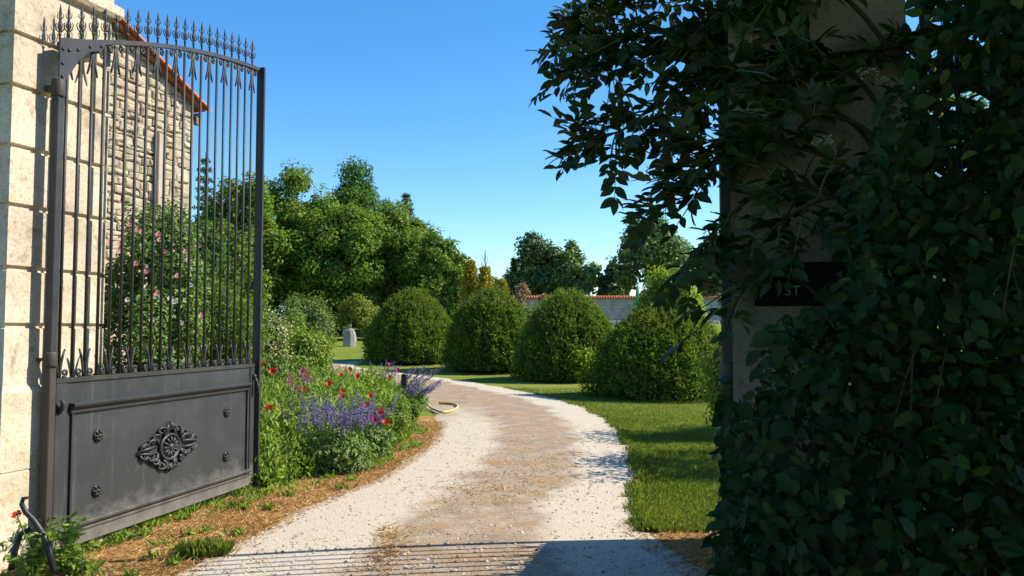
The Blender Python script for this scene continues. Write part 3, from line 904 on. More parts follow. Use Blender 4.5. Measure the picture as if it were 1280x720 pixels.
def tree(name, label, cat, x, d, top_px, width_px, mat, n, leaf, group=None, low=0.08, aspect=0.55, sub=20, sub_r=(0.24, 0.40), trunk=True, wr=0.75, spread=0.8, base_z=None):
    global rng
    rng = np.random.default_rng(int(x * 13 + d * 7 + width_px))
    p = P(x, top_px, d)
    bz = float(gz(p.x, d)) if base_z is None else base_z
    H = p.z - bz
    rx = width_px / 2 * d / 1000
    e = empty(name, (p.x, d, bz), label, cat, group)
    zc = H * (low + 1) / 2
    rz = H * (1 - low) / 2
    pos, dirs = lobed_crown((0, 0, zc), (rx, rx * 0.9, rz), n, sub, sub_r, spread)
    # settle the highest leaves at the measured height
    z95 = np.percentile(pos[:, 2], 99.7); s_ = (H - zc) / max(0.1, z95 - zc)
    pos[:, 2] = zc + (pos[:, 2] - zc) * np.clip(s_, 0.7, 1.5)
    keep = pos[:, 2] > 0.05
    pos, dirs = pos[keep], dirs[keep]
    nrm, ax = leaf_frame(dirs)
    leaves('crown', mat, e, pos, nrm, ax, leaf * (0.7 + 0.6 * rng.random(len(pos))), wr)
    if trunk:
        trunk_mb(None, H * 0.85, max(0.06, H * 0.022), limbs=7, reach=rx * 0.42).build('trunk', M['bark'], e)
    return e


def dome(name, label, cat, x, d, top_px, width_px, mat, n, leaf, group=None, power=(2.0, 0.66), fuzz=0.05, wr=0.42, lump=0.10, base=None, shoots=0):
    p = P(x, top_px, d)
    bz = float(gz(p.x, d))
    H = p.z - bz; Rr = width_px / 2 * d / 1000
    e = empty(name, (p.x, d, bz), label, cat, group)
    h = H * (rng.random(n) ** 0.85)
    a = rng.random(n) * 2 * np.pi
    prof = lambda hh: Rr * np.maximum(0.02, 1 - (hh / H) ** power[0]) ** power[1]
    X_, Y_ = np.cos(a) * Rr, np.sin(a) * Rr

    def fr(f, k):
        return (np.sin(X_ * f + k) * np.sin(Y_ * f * 1.1 + k * 2.1) + np.sin(h * f * 1.2 + X_ * f * 0.7 + k * 0.7) * np.sin(Y_ * f * 0.9 - h * f * 0.5 + k))
    k0 = float(x) * 0.37
    bumps = 0.6 * fr(2.2, k0) + 0.5 * fr(5.0, k0 + 1) + 0.45 * fr(11.0, k0 + 2) + 0.35 * fr(21.0, k0 + 3)
    lumps = 1 + lump * bumps
    depth = np.clip(1 - np.abs(rng.normal(0, 0.09, n)), 0.45, 1) + fuzz * rng.normal(size=n) * 0.6
    r = prof(h) * lumps * depth
    hz = 1 + 0.35 * lump * bumps
    pos = np.stack([r * np.cos(a), r * np.sin(a), h * (0.97 + 0.03 * depth) * hz], 1)
    dz = 0.35 + 1.1 * (h / H) ** 2
    dirs = unit(np.stack([np.cos(a), np.sin(a), dz], 1))
    nrm = rng.normal(size=(n, 3)) * 0.75 + dirs * 0.8
    ax = dirs * 0.9 + rng.normal(size=(n, 3)) * 0.6 + np.array([0, 0, 0.4])
    leaves('foliage', mat, e, pos, nrm, ax, leaf * (0.6 + 0.8 * rng.random(n)), wr)
    # solid dark core in place of twigs, added to stop see-through
    mb = MB(); rings = []
    for i in range(9):
        hh = H * 0.9 * i / 8
        rr = float(prof(np.array([hh]))[0]) * 0.76
        rings.append([(rr * math.cos(2 * math.pi * k / 18) * (1 + 0.06 * math.sin(k * 3 + i)), rr * math.sin(2 * math.pi * k / 18) * (1 + 0.06 * math.sin(k * 3 + i)), hh) for k in range(18)])
    mb.loft(rings); mb.build('twigs', M['twig'], e)
    if shoots:
        # soft growth standing out of the clipped face, sunlight painted in as paler leaves
        m_ = shoots
        hs = H * (0.15 + 0.85 * rng.random(m_) ** 0.6); as_ = rng.random(m_) * 2 * np.pi
        rs = prof(hs) * 0.97
        bp = np.stack([rs * np.cos(as_), rs * np.sin(as_), hs], 1)
        dd = unit(np.stack([np.cos(as_) * 0.55, np.sin(as_) * 0.55, 0.6 + 0.5 * (hs / H)], 1) + 0.25 * rng.normal(size=(m_, 3)))
        k = 7
        t = np.tile(np.linspace(0.1, 1, k), m_)
        ln = np.repeat(0.08 + 0.24 * rng.random(m_) ** 2, k)
        pp = np.repeat(bp, k, 0) + np.repeat(dd, k, 0) * (t * ln)[:, None]
        nn = rng.normal(size=(m_ * k, 3)) + np.repeat(dd, k, 0) * 0.4
        aa = np.repeat(dd, k, 0) + 0.8 * rng.normal(size=(m_ * k, 3))
        leaves('sunlit_shoots', M['sunlit_shoot'], e, pp, nn, aa, leaf * 0.7, wr)
    return e


# ------------------------------------------------------------------ clipped domes beside the lawn
GD = 'clipped domed shrubs along the drive'
dome('domed_shrub', 'clipped domed shrub farthest along the drive, in front of the hazel trees', 'shrub', 516, 31.5, 366, 112, M['topiary'], 34000, 0.105, GD, shoots=2300)
d2 = dome('domed_shrub', 'clipped domed shrub with tawny tips, second in the row from the far lawn', 'shrub', 615, 28.2, 366, 116, M['topiary'], 34000, 0.10, GD, shoots=2500)
d3 = dome('domed_shrub', 'clipped domed shrub in the middle of the lawn in front of the slate coloured wall', 'shrub', 710, 24.6, 369, 136, M['topiary'], 38000, 0.092, GD, (2.0, 0.66), shoots=2800)
dome('domed_shrub', 'low wide clipped shrub nearest the drive bend with lime growth above it', 'shrub', 828, 18.7, 388, 176, M['topiary'], 40000, 0.08, GD, (2.0, 0.62), lump=0.11, shoots=2200)


n = 500
leaves('tawny_tips', M['smoke'], d2, np.stack([0.75 * rng.normal(size=n) * 0.7, 0.5 * rng.normal(size=n), 2.35 + 0.12 * rng.normal(size=n)], 1), rng.normal(size=(n, 3)), rng.normal(size=(n, 3)) + np.array([0, 0, 1.2]), 0.08, 0.4)
n = 1500
a_ = -1.35 + 0.13 * rng.normal(size=n)
rr_ = 1.60 + 0.08 * rng.normal(size=n)
leaves('lime_sprigs', M['lime'], d3, np.stack([rr_ * np.cos(a_), rr_ * np.sin(a_), 0.62 + 0.16 * rng.normal(size=n)], 1), rng.normal(size=(n, 3)), rng.normal(size=(n, 3)) + np.array([0, -0.5, 0.6]), 0.09, 0.5)


# ------------------------------------------------------------------ shrubs
def bush(name, label, cat, x, d, top_px, width_px, mat, n, leaf, wr=0.6, sub=16, low=0.0, sub_r=(0.3, 0.5), group=None, spread=0.7, trunk=False, up=0.35):
    return tree(name, label, cat, x, d, top_px, width_px, mat, n, leaf, group, low, sub=sub, sub_r=sub_r, wr=wr, spread=spread, trunk=trunk)


bush('lime_shrub', 'lime green loose shrub rising over the nearest clipped dome', 'shrub', 842, 19.2, 336, 124, M['lime'], 18000, 0.085, 0.45, 40, 0.30, (0.16, 0.3), trunk=True)
bush('shrub', 'loose lime and dark green shrub edge beside the shaded pillar', 'shrub', 918, 11.6, 418, 112, M['box'], 12000, 0.055, 0.5, 26, 0.0, (0.2, 0.36))
bush('shrub', 'rounded yellow green shrub on the far lawn beside the standing stone', 'shrub', 452, 45, 371, 66, M['yellowgreen'], 9000, 0.14, 0.6, 14)
bush('shrub', 'bright green box shrub behind the flower bed', 'shrub', 383, 19.5, 396, 96, M['box'], 15000, 0.065, 0.6, 16)
bush('shrub', 'tall feathery grey green shrub behind the box shrub', 'shrub', 378, 25, 368, 110, M['feather'], 12000, 0.12, 0.3, 16)
e = bush('cream_flowering_shrub', 'cream flowered shrub just right of the gate stile', 'shrub', 334, 15.5, 372, 62, M['feather'], 8000, 0.07, 0.4, 14)
pos, dirs = lobed_crown((0, 0, 1.4), (0.5, 0.5, 0.8), 1500, 14)
leaves('blossom', M['cream_fl'], e, pos, *leaf_frame(dirs), 0.045, 0.9)
bush('fennel', 'tall bright green feathery fennel clump behind the gate bars', 'plant', 282, 11.5, 338, 92, M['fennel'], 15000, 0.075, 0.22, 14, spread=0.6)
# loose hedge shrubs on the right, out of the gateway's sight line, that shade the lawn
for (bx, by, bh, br, n, lab) in ((4.2, 9.5, 3.15, 1.2, 5200, 'loose dark shrub behind the shaded pillar, nearer the gate'), (4.7, 12.2, 3.3, 1.25, 6500, 'loose green shrub behind the shaded pillar, farther into the garden'), (6.6, 7.6, 3.0, 1.5, 7000, 'sunlit shrub glimpsed through the thicket right of the shaded pillar')):
    e = empty('shrub', (bx, by, 0), lab, 'shrub', 'shrubs behind the shaded pillar')
    pos, dirs = lobed_crown((0, 0, bh * 0.55), (br, br, bh * 0.5), n, 16, (0.25, 0.42), 0.8)
    keep = pos[:, 2] > 0.02
    leaves('crown', M['box'], e, pos[keep], *leaf_frame(dirs[keep]), 0.085, 0.55)
    trunk_mb(None, bh * 0.8, 0.05, limbs=6, reach=0.8, z0=0.1).build('trunk', M['bark'], e)

# rose bush against the house
e = bush('rose_bush', 'pink flowered rose bush climbing in front of the stone house', 'rose bush', 190, 9.3, 258, 116, M['rose_leaf'], 25000, 0.055, 0.6, 26, 0.0, (0.2, 0.36), spread=0.85, trunk=True)


def rose_mesh():
    mb = MB()
    for k in range(9):
        a = k * 2.4; r = 0.012 + 0.0035 * k
        c = Vector((math.cos(a) * r, math.sin(a) * r, 0.01 - 0.001 * k))
        t = Vector((-math.sin(a), math.cos(a), 0)); o_ = Vector((math.cos(a), math.sin(a), 0.5))
        mb.add([c - t * 0.02, c + t * 0.02, c + t * 0.026 + o_ * 0.028, c + o_ * 0.036, c - t * 0.026 + o_ * 0.028], [(0, 1, 2, 3, 4)])
    return mb


rm = None
for (x, y, dd, mt) in ((162, 281, 8.8, 'pink'), (171, 288, 8.75, 'pink'), (177, 290, 8.8, 'pink'), (198, 293, 8.7, 'pink'), (200, 300, 8.7, 'pink'), (150, 305, 8.7, 'pink'), (151, 315, 8.7, 'pink'), (205, 315, 8.7, 'pink'),
                        (248, 308, 8.8, 'pink'), (232, 315, 8.7, 'pink'), (235, 325, 8.7, 'pink'), (182, 340, 8.6, 'pink'), (138, 302, 8.7, 'pink'), (213, 373, 8.6, 'white_petal'), (217, 378, 8.6, 'white_petal'), (226, 404, 8.6, 'white_petal'), (252, 394, 8.7, 'pink'), (238, 357, 8.6, 'white_petal'),
                        (170, 330, 8.6, 'pink'), (190, 400, 8.6, 'white_petal'), (160, 375, 8.6, 'white_petal'), (222, 345, 8.6, 'pink'), (196, 368, 8.6, 'pink')):
    o = rose_mesh().build('blossom', M[mt], e)
    o.location = P(x, y, dd) - e.location
    o.rotation_euler = (R(60), 0, R(20)); o.scale = (0.5, 0.5, 0.5)

# ------------------------------------------------------------------ trees
GT = 'trees beyond the garden'
TK = dict(sub=110, sub_r=(0.14, 0.26), spread=0.90, low=0.0)
tree('hazel_tree', 'broad mid green tree rising just right of the gate stile', 'tree', 372, 54, 213, 128, M['hazel'], 49300, 0.20, GT, **TK)
tree('maple_tree', 'tallest dark green tree of the clump, rounded head against the sky', 'tree', 447, 57, 207, 104, M['maple'], 34800, 0.19, GT, **dict(TK, spread=0.86, sub_r=(0.16, 0.28)))
tree('hazel_tree', 'leafy tree sloping down the right side of the clump above the first dome', 'tree', 500, 53, 258, 128, M['hazel'], 39150, 0.20, GT, **TK)
tree('hazel_tree', 'lower tree at the right end of the clump above the second dome', 'tree', 545, 50, 296, 96, M['hazel'], 24650, 0.20, GT, **TK)
tree('hazel_tree', 'dense low tree filling the middle of the clump above the yellow shrub', 'tree', 425, 51, 262, 150, M['hazel'], 39150, 0.20, GT, **TK)
tree('hazel_tree', 'tree seen through the right hand gate bars', 'tree', 303, 48, 226, 116, M['hazel'], 34800, 0.20, GT, **TK)
tree('maple_tree', 'dark tree seen through the gate bars at the house corner', 'tree', 248, 40, 280, 80, M['maple'], 20300, 0.19, GT, **TK)
tree('shrubby_tree', 'low light green tree between the clump and the golden conifer', 'tree', 570, 46, 336, 56, M['hazel'], 9000, 0.2, GT, low=0.0, sub=26, sub_r=(0.22, 0.36))


tree('hazel_tree', 'tall sunlit tree glimpsed through gaps in the thicket right of the shaded pillar', 'tree', 1195, 30, 66, 190, M['hazel'], 16000, 0.16, GT, sub=60, sub_r=(0.14, 0.26), spread=0.95, low=0.1)


def conifer(label, x, d, top_px, width_px, mat, n, leaf, name='conifer', droop=0.1, low=0.05, whorls=26):
    p = P(x, top_px, d); bz = float(gz(p.x, d)); H = p.z - bz; rr = width_px / 2 * d / 1000
    e = empty(name, (p.x, d, bz), label, 'tree', GT)
    pos = []; dirs = []
    per = n // (whorls * 6)
    for i in range(whorls):
        t = low + (1 - low) * i / whorls
        rad = rr * (1 - t) ** 0.85 + 0.05
        for j in range(6):
            a = j * 1.047 + i * 0.9 + rng.normal() * 0.25
            rl = rad * (0.7 + 0.5 * rng.random())
            s_ = rng.random(per) ** 0.7
            pt = np.stack([np.cos(a) * rl * s_, np.sin(a) * rl * s_, H * t + 0.25 * rl * s_ - droop * rl * s_ ** 2], 1)
            pt += rng.normal(size=pt.shape) * np.array([0.09, 0.09, 0.05]) * rl ** 0.5
            pos.append(pt); dirs.append(np.tile([math.cos(a), math.sin(a), 0.35], (per, 1)))
    pos = np.concatenate(pos); dirs = np.concatenate(dirs)
    nrm = rng.normal(size=pos.shape) + np.array([0, 0, 0.5]); ax = dirs + rng.normal(size=pos.shape) * 0.5
    leaves('crown', mat, e, pos, nrm, ax, leaf * (0.6 + 0.8 * rng.random(len(pos))), 0.3)
    mb = MB(); mb.tube([(0, 0, -0.1), (0, 0, H * 0.5), (0, 0, H)], [H * 0.016, H * 0.01, 0.015], 7); mb.build('trunk', M['bark'], e)
    return e


conifer('thin open conifer top seen through the gate beside the house', 257, 48, 190, 60, M['conifer'], 3000, 0.24, whorls=18)
conifer('sparse silvery conifer tip showing behind the leafy clump', 508, 64, 240, 66, M['conifer'], 3600, 0.3)
conifer('golden yellow conifer, its left and tallest peak', 588, 37.5, 325, 44, M['gold'], 7000, 0.17, 'golden_conifer')
conifer('golden yellow conifer, middle peak behind the second dome', 606, 37, 333, 50, M['gold'], 7000, 0.17, 'golden_conifer')
conifer('golden yellow conifer, lower right peak', 627, 36.5, 350, 40, M['gold'], 6000, 0.17, 'golden_conifer')
conifer('small dark conifer on the skyline left of the paired trees', 643, 78, 323, 18, M['far_dark'], 2600, 0.34)

# bare sapling
p = P(606, 312, 56); bz = float(gz(p.x, 56))
e = empty('bare_sapling', (p.x, 56, bz), 'bare leafless sapling poking up behind the golden conifers', 'tree', GT)
H = p.z - bz
mb = MB(); mb.tube([(0, 0, -0.1), (0.1, 0, H * 0.5), (0.0, 0, H)], [0.07, 0.05, 0.015], 6); mb.build('trunk', M['bark'], e)
mb = MB()
for i in range(9):
    z = H * (0.55 + 0.04 * i); a = i * 2.2; l = 1.1 - 0.06 * i
    mb.tube([(0.05, 0, z), (0.3 * l * math.cos(a), 0.3 * l * math.sin(a), z + 0.6 * l), (0.42 * l * math.cos(a), 0.42 * l * math.sin(a), z + 1.25 * l)], [0.022, 0.016, 0.008], 5)
mb.build('branches', M['bark'], e)

GF = 'trees on the far skyline'
tree('far_tree', 'dark rounded tree on the skyline, left of the pair', 'tree', 680, 76, 295, 76, M['far_dark'], 9000, 0.36, GF, sub=18)
tree('far_tree', 'paler tree leaning against the dark one, right of the pair', 'tree', 722, 74, 304, 60, M['far_mid'], 7000, 0.36, GF, sub=16)
tree('far_tree', 'low dark tree above the garden wall tiles', 'tree', 765, 80, 330, 56, M['far_dark'], 7000, 0.36, GF, sub=14)
tree('far_tree', 'tall bright tree behind the garden wall under the elder branches', 'tree', 815, 72, 268, 96, M['far_mid'], 13000, 0.34, GF, sub=22)
tree('far_tree', 'pale airy tree close to the shaded pillar edge', 'tree', 895, 64, 292, 80, M['far_mid'], 6000, 0.3, GF, sub=20, sub_r=(0.2, 0.34))
tree('far_tree', 'rounded distant tree right of the golden conifers', 'tree', 630, 92, 338, 46, M['far_mid'], 5000, 0.4, GF, sub=14)
tree('far_tree', 'low dark trees gap filler tree behind the smoke bushes', 'tree', 660, 88, 345, 50, M['far_dark'], 5000, 0.4, GF, sub=14)['label'] = 'low dark distant tree behind the smoke bushes'
tree('far_tree', 'low distant tree glimpsed between the bright tree and the pale airy tree', 'tree', 862, 90, 345, 90, M['far_dark'], 7000, 0.4, GF, sub=14)

bush('smoke_bush', 'upright tawny smoke bush on the far lawn, taller of the two', 'shrub', 653, 44, 354, 17, M['smoke'], 2600, 0.12, 0.7, 8, 0.3, trunk=True)
bush('smoke_bush', 'low tawny smoke bush beside the yucca', 'shrub', 682, 45, 364, 18, M['smoke'], 2400, 0.12, 0.7, 8, 0.2, trunk=True)
# yucca
p = G(668, 400); p = Vector((P(668, 380, 43).x, 43, float(gz(0, 43))))
e = empty('yucca', p, 'spiky green yucca between the two smoke bushes', 'plant')
n = 240; dd = rdir(n); dd[:, 2] = np.abs(dd[:, 2]) + 0.25
leaves('blades', M['far_mid'], e, np.tile([0, 0, 0.75], (n, 1)) + 0.1 * rng.normal(size=(n, 3)), rng.normal(size=(n, 3)), dd, 0.85, 0.09)
mb = MB(); mb.tube([(0, 0, -0.1), (0, 0, 0.8)], [0.12, 0.1], 8); mb.build('trunk', M['bark'], e)
bush('shrub', 'low bright green shrub on the lawn between the second and third domes', 'shrub', 665, 40, 381, 70, M['fennel'], 6000, 0.12, 0.4, 10)

# standing stone
p = Vector((P(437, 415, 40).x, 40, float(gz(0, 40))))
mb = MB(); rings = []
for z, sx, sy, ox in ((-0.1, 0.33, 0.24, 0), (0.2, 0.34, 0.25, 0.0), (0.55, 0.32, 0.22, -0.02), (0.75, 0.29, 0.19, -0.05), (0.83, 0.2, 0.12, -0.08)):
    rings.append([(ox + sx * math.cos(k * math.pi / 5) * (1 + 0.08 * math.sin(k * 2 + z * 5)), sy * math.sin(k * math.pi / 5) * (1 + 0.1 * math.cos(k * 3)), z + 0.04 * math.cos(k * 0.63)) for k in range(10)])
mb.loft(rings)
o = mb.build('standing_stone', M['boulder'], None, p); tag(o, 'upright grey standing stone on the far lawn next to the yellow green shrub', 'stone')


# ------------------------------------------------------------------ stones laid as a rubble wall
def rubble_patch(mb, W, top_fn, course=0.13, stone=0.24, bottom=0.0, proud=0.025, gap=0.012):
    """stones on the local x-z plane, faces towards -y; heights limited by top_fn(x)"""
    z = bottom
    while z < 12:
        h = course * random.uniform(0.6, 1.45)
        x = -random.uniform(0, stone)
        anyrow = False
        while x < W:
            w_ = stone * random.uniform(0.45, 1.7)
            x0, x1 = max(0, x) + gap * random.uniform(0.3, 1.3), min(W, x + w_) - gap * random.uniform(0.3, 1.3)
            x += w_
            if x1 - x0 < 0.04: continue
            z0 = z + gap * random.uniform(0.2, 1.4); z1 = z + h - gap * random.uniform(0.2, 1.4)
            tp = min(top_fn(x0), top_fn(x1))
            if z0 > tp - 0.03: continue
            anyrow = True
            z1 = min(z1, tp)
            p = proud * random.uniform(0.25, 1.4)
            c = min(0.022, (z1 - z0) * 0.3, (x1 - x0) * 0.3)
            j = lambda: random.uniform(-0.018, 0.018)
            base = [(x0 + j(), 0.01, z0 + j()), (x1 + j(), 0.01, z0 + j()), (x1 + j(), 0.01, z1 + j()), (x0 + j(), 0.01, z1 + j())]
            md = [(a, -p * 0.6, b) for a, _, b in base]
            fr = [(a + (c if i in (0, 3) else -c), -p + random.uniform(-0.008, 0.008), b + (c if i in (0, 1) else -c)) for i, (a, _, b) in enumerate(base)]
            mb.loft([base, md, fr], caps=False)
            mb.add(fr, [(0, 1, 2, 3)])
        z += h
        if not anyrow: break


# house gable: corner at (-4.76, 12), wall runs back towards the camera-left
hc = Vector((-4.86, 12.0)); hd = Vector((math.sin(R(20)), math.cos(R(20))))     # towards the corner
W = 5.0
h0 = hc - hd * W
house = empty('stone_house', (h0.x, h0.y, 0), 'sunlit rubble stone house gable with clay tile verge behind the gate', 'house', None, math.atan2(hd.y, hd.x))
eave = 4.95; pit = 0.46
topf = lambda x: eave + (W - x) * pit
mb = MB(); mb.loft([[(0, 0, -0.1), (W, 0, -0.1), (W, 0, topf(W)), (0, 0, topf(0))], [(0, 6.0, -0.1), (W, 6.0, -0.1), (W, 6.0, topf(W)), (0, 6.0, topf(0))]])
wall = mb.build('wall', M['mortar'], house)
mb = MB(); rubble_patch(mb, W, topf, 0.092, 0.17, 0.0, 0.035, 0.009); mb.build('stonework', M['rubble'], wall)
# return wall seen at the corner quoins: a few dressed stones
mb = MB()
z = 0.0
while z < eave - 0.2:
    hh = random.uniform(0.18, 0.3); wq = random.choice((0.22, 0.4))
    mb.box(W - wq, W + 0.02, -0.022, 0.25, z + 0.01, min(z + hh, eave - 0.03) - 0.01, 0.012); z += hh
mb.build('quoins', M['rubble'], wall)
# roof: slab plus a row of barrel tiles on the verge
dirv = Vector((1, 0, -pit)).normalized(); up = Vector((pit, 0, 1)).normalized()
mb = MB()
a0 = Vector((-0.2, -0.10, topf(-0.2) + 0.012)); a1 = Vector((W + 0.16, -0.10, topf(W + 0.16) + 0.012))
mb.loft([[a0, a1, a1 + up * 0.03, a0 + up * 0.03], [v + Vector((0, 6.3, 0)) for v in (a0, a1, a1 + up * 0.03, a0 + up * 0.03)]])
roof = mb.build('roof', M['tile'], house)
mb = MB()
ln = (a1 - a0).length; nT = int(ln / 0.33)
for col in range(1):
    for i in range(nT + 1):
        s0 = i * 0.33
        c0 = a0 + dirv * s0 + up * (0.032 + 0.012) + Vector((0, -0.03 + col * 0.24, 0)); c1 = a0 + dirv * min(ln + 0.03, s0 + 0.40) + up * 0.03 + Vector((0, -0.03 + col * 0.24, 0))
        ra, rb = [], []
        for kk in range(7):
            an = math.pi * kk / 6
            off = Vector((0, -math.cos(an) * 0.075, 0)) + up * math.sin(an) * 0.042
            ra.append(c0 + off * 0.86 ); rb.append(c1 + off)
        ri = [v - up * 0.016 for v in reversed(ra)]; rj = [v - up * 0.016 for v in reversed(rb)]
        mb.loft([ra + ri, rb + rj])
mb.build('verge_tiles', M['tile'], roof)
mb = MB(); mb.tube([(W + 0.14, -0.02, eave - 0.13), (W + 0.14, 6.1, eave - 0.13)], 0.05, 8); mb.box(W + 0.03, W + 0.12, -0.06, 0.02, eave - 0.28, eave - 0.14); mb.build('gutter', M['stone_grey'], house)
# beige duct on the gable, its top at the photo's height
pp = P(199, 166, 11.3)
lx = (Vector((pp.x, pp.y)) - h0).dot(hd)
mb = MB(); mb.box(lx - 0.055, lx + 0.055, -0.13, -0.045, 0.0, P(199, 168, (h0 + hd * lx).y).z, 0.008); mb.build('downpipe', M['pipe'], house)

# ------------------------------------------------------------------ garden wall with tile coping, far back
x0, x1 = P(640, 372, 62).x, P(960, 372, 62).x
gw = empty('garden_wall', (x0, 62, float(gz(0, 62))), 'long shaded grey stone garden wall with red tile coping beyond the domes', 'wall')
zt = P(780, 371, 62).z - gw.location.z
mb = MB(); mb.box(0, x1 - x0, 0, 0.4, -0.2, zt - 0.12); wl = mb.build('wall', M['wall_grey'], gw)
mb = MB(); rubble_patch(mb, x1 - x0, lambda x: zt - 0.14, 0.2, 0.42, 0.0, 0.05, 0.02); mb.build('stonework', M['wall_grey'], wl)
mb = MB()
x = 0.0
while x < x1 - x0:
    mb.tube([(x + 0.1, -0.12, zt - 0.11), (x + 0.1, 0.2, zt + 0.02), (x + 0.1, 0.52, zt - 0.11)], 0.105, 7); x += 0.2
mb.build('coping', M['tile'], gw)
mb = MB(); mb.box(3.0, x1 - x0 - 4, -0.9, -0.05, -0.1, 0.22, 0.03); mb.build('low_ledge', M['plinth'], gw)

# closed green parasol in front of the wall
pb = P(797, 386, 58); e = empty('closed_parasol', (pb.x, 58, float(gz(0, 58))), 'closed green parasol standing before the garden wall beside the lime shrub', 'parasol')
zt2 = P(797, 356, 58).z - e.location.z
mb = MB()
rings = []
for z, r in ((0.75, 0.36), (0.95, 0.40), (1.3, 0.30), (1.7, 0.18), (zt2 - 0.1, 0.07), (zt2, 0.02)):
    rings.append([((r * (1 + 0.18 * (k % 2))) * math.cos(k * math.pi / 8), (r * (1 + 0.18 * (k % 2))) * math.sin(k * math.pi / 8), z) for k in range(16)])
mb.loft(rings); mb.build('canopy', M['parasol'], e)
mb = MB(); mb.tube([(0, 0, -0.1), (0, 0, zt2 + 0.1)], 0.025, 8); mb.build('pole', M['black'], e)
mb = MB(); mb.lathe([(0.26, 0), (0.26, 0.06), (0.06, 0.1)], 14); mb.build('base', M['boulder'], e)


# ------------------------------------------------------------------ flower bed
def poppy(x, y, d, mat, label, size=1.0, name='poppy', group='poppies in the flower bed'):
    p = P(x, y, d); bz = float(gz(p.x, d))
    bx, by = random.uniform(-0.08, 0.08), random.uniform(-0.05, 0.1)
    e = empty(name, (p.x + bx, d + by, bz), label, 'poppy', group)
    top = Vector((-bx, -by, p.z - bz))
    mb = MB(); mb.tube([Vector((0, 0, -0.02)), Vector((-bx * 0.3, -by * 0.2, top.z * 0.5)), top - Vector((0, 0, 0.02))], 0.004, 5); mb.build('stem', M['greenstem'], e)
    mb = MB(); r = 0.052 * size
    tilt = Matrix.Rotation(R(random.uniform(20, 55)), 3, 'X') @ Matrix.Rotation(random.uniform(0, 6), 3, 'Z')
    for k in range(5):
        a = k * 2 * math.pi / 5
        t = Vector((-math.sin(a), math.cos(a), 0)); o_ = Vector((math.cos(a), math.sin(a), 0))
        pts = [o_ * 0.006, o_ * r * 0.55 - t * r * 0.5 + Vector((0, 0, r * 0.25)), o_ * r * 0.95 - t * r * 0.42 + Vector((0, 0, r * 0.75)), o_ * r * 1.08 + Vector((0, 0, r * 0.62)), o_ * r * 0.95 + t * r * 0.42 + Vector((0, 0, r * 0.8)), o_ * r * 0.55 + t * r * 0.5 + Vector((0, 0, r * 0.25)), o_ * r * 0.6 + Vector((0, 0, r * 0.15))]
        pts = [tilt @ q + top - Vector((0, 0, 0.02)) for q in pts]
        mb.add(pts, [(0, 1, 6), (1, 2, 3, 6), (6, 3, 4, 5), (0, 6, 5)], True)
    pt = mb.build('petals', M[mat], e)
    mb = MB(); mb.lathe([(0.004, 0), (0.012 * size, 0.006), (0.012 * size, 0.016), (0.003, 0.022)], 8, tuple(top + tilt @ Vector((0, 0, 0.004)) - Vector((0, 0, 0.02)))); mb.build('seed_head', M['black'], pt)
    return e


PO = [(327, 455, 9.4, 'red', 'red poppy close against the gate stile, upper one'), (342, 463, 9.6, 'red', 'red poppy just right of the stile, beside the upper stile poppy', ), (437, 461, 14.5, 'red', 'small red poppy at the back of the bed below the box shrub'),
      (426, 468, 13.5, 'orange', 'orange poppy at the back of the bed'), (447, 470, 13.5, 'red', 'red poppy at the back of the bed right of the orange one'), (412, 479, 11.5, 'red', 'red poppy in mid bed left of the stacked red pair'),
      (382, 487, 10.5, 'red', 'small red poppy below the pale pink rose'), (428, 489, 11, 'red', 'upper red poppy of the stacked pair above the salvia'), (427, 495, 10.7, 'red', 'lower red poppy of the stacked pair above the salvia'),
      (464, 494, 11.2, 'orange', 'small orange red poppy in the lime green foliage'), (336, 509, 8.7, 'red', 'low red poppy beside the gate panel'), (476, 514, 9.7, 'red', 'red poppy right of the salvia, higher of the two at its edge'),
      (483, 527, 9.3, 'red', 'red poppy at the right edge of the salvia, lower of the two'), (459, 506, 9.7, 'magenta', 'magenta flower standing above the salvia spikes'), (470, 523, 9.4, 'magenta', 'small magenta flower inside the salvia spikes'),
      (488, 455, 17, 'magenta', 'crimson flower at the far tip of the bed, topmost'), (498, 462, 16.5, 'magenta', 'crimson flower at the far tip of the bed, right of the topmost'), (487, 471, 16, 'magenta', 'magenta flower low at the far tip of the bed beside the post'),
      (22, 641, 4.85, 'red', 'red poppy growing by the pillar foot next to the iron stop')]
for q in PO: poppy(*q, size=0.9 if q[2] > 6 else 0.55)


def rose_plant(x, y, d, label, size=0.9):
    p = P(x, y, d); e = empty('rose', (p.x, d, 0), label, 'rose', 'roses in the flower bed')
    mb = MB(); mb.tube([(0, 0, -0.02), (0.02, 0, p.z * 0.5), (0, 0, p.z)], 0.006, 5); mb.build('stem', M['greenstem'], e)
    for k in range(3):
        o = rose_mesh().build('blossom', M['pink'], e); o.location = (0.05 * math.cos(k * 2.1), -0.02, p.z + 0.06 * (k - 1)); o.rotation_euler = (R(70), 0, 0); o.scale = (size,) * 3
    n = 160; pos = rng.normal(size=(n, 3)) * np.array([0.12, 0.12, 0.2]) + np.array([0, 0.05, p.z - 0.35])
    leaves('foliage', M['rose_leaf'], e, pos, rng.normal(size=(n, 3)), rng.normal(size=(n, 3)), 0.06, 0.6)


rose_plant(382, 470, 10.2, 'pale pink rose in the middle of the bed')
rose_plant(366, 479, 9.6, 'small pink rose left of the pale one, near the gate', 0.65)


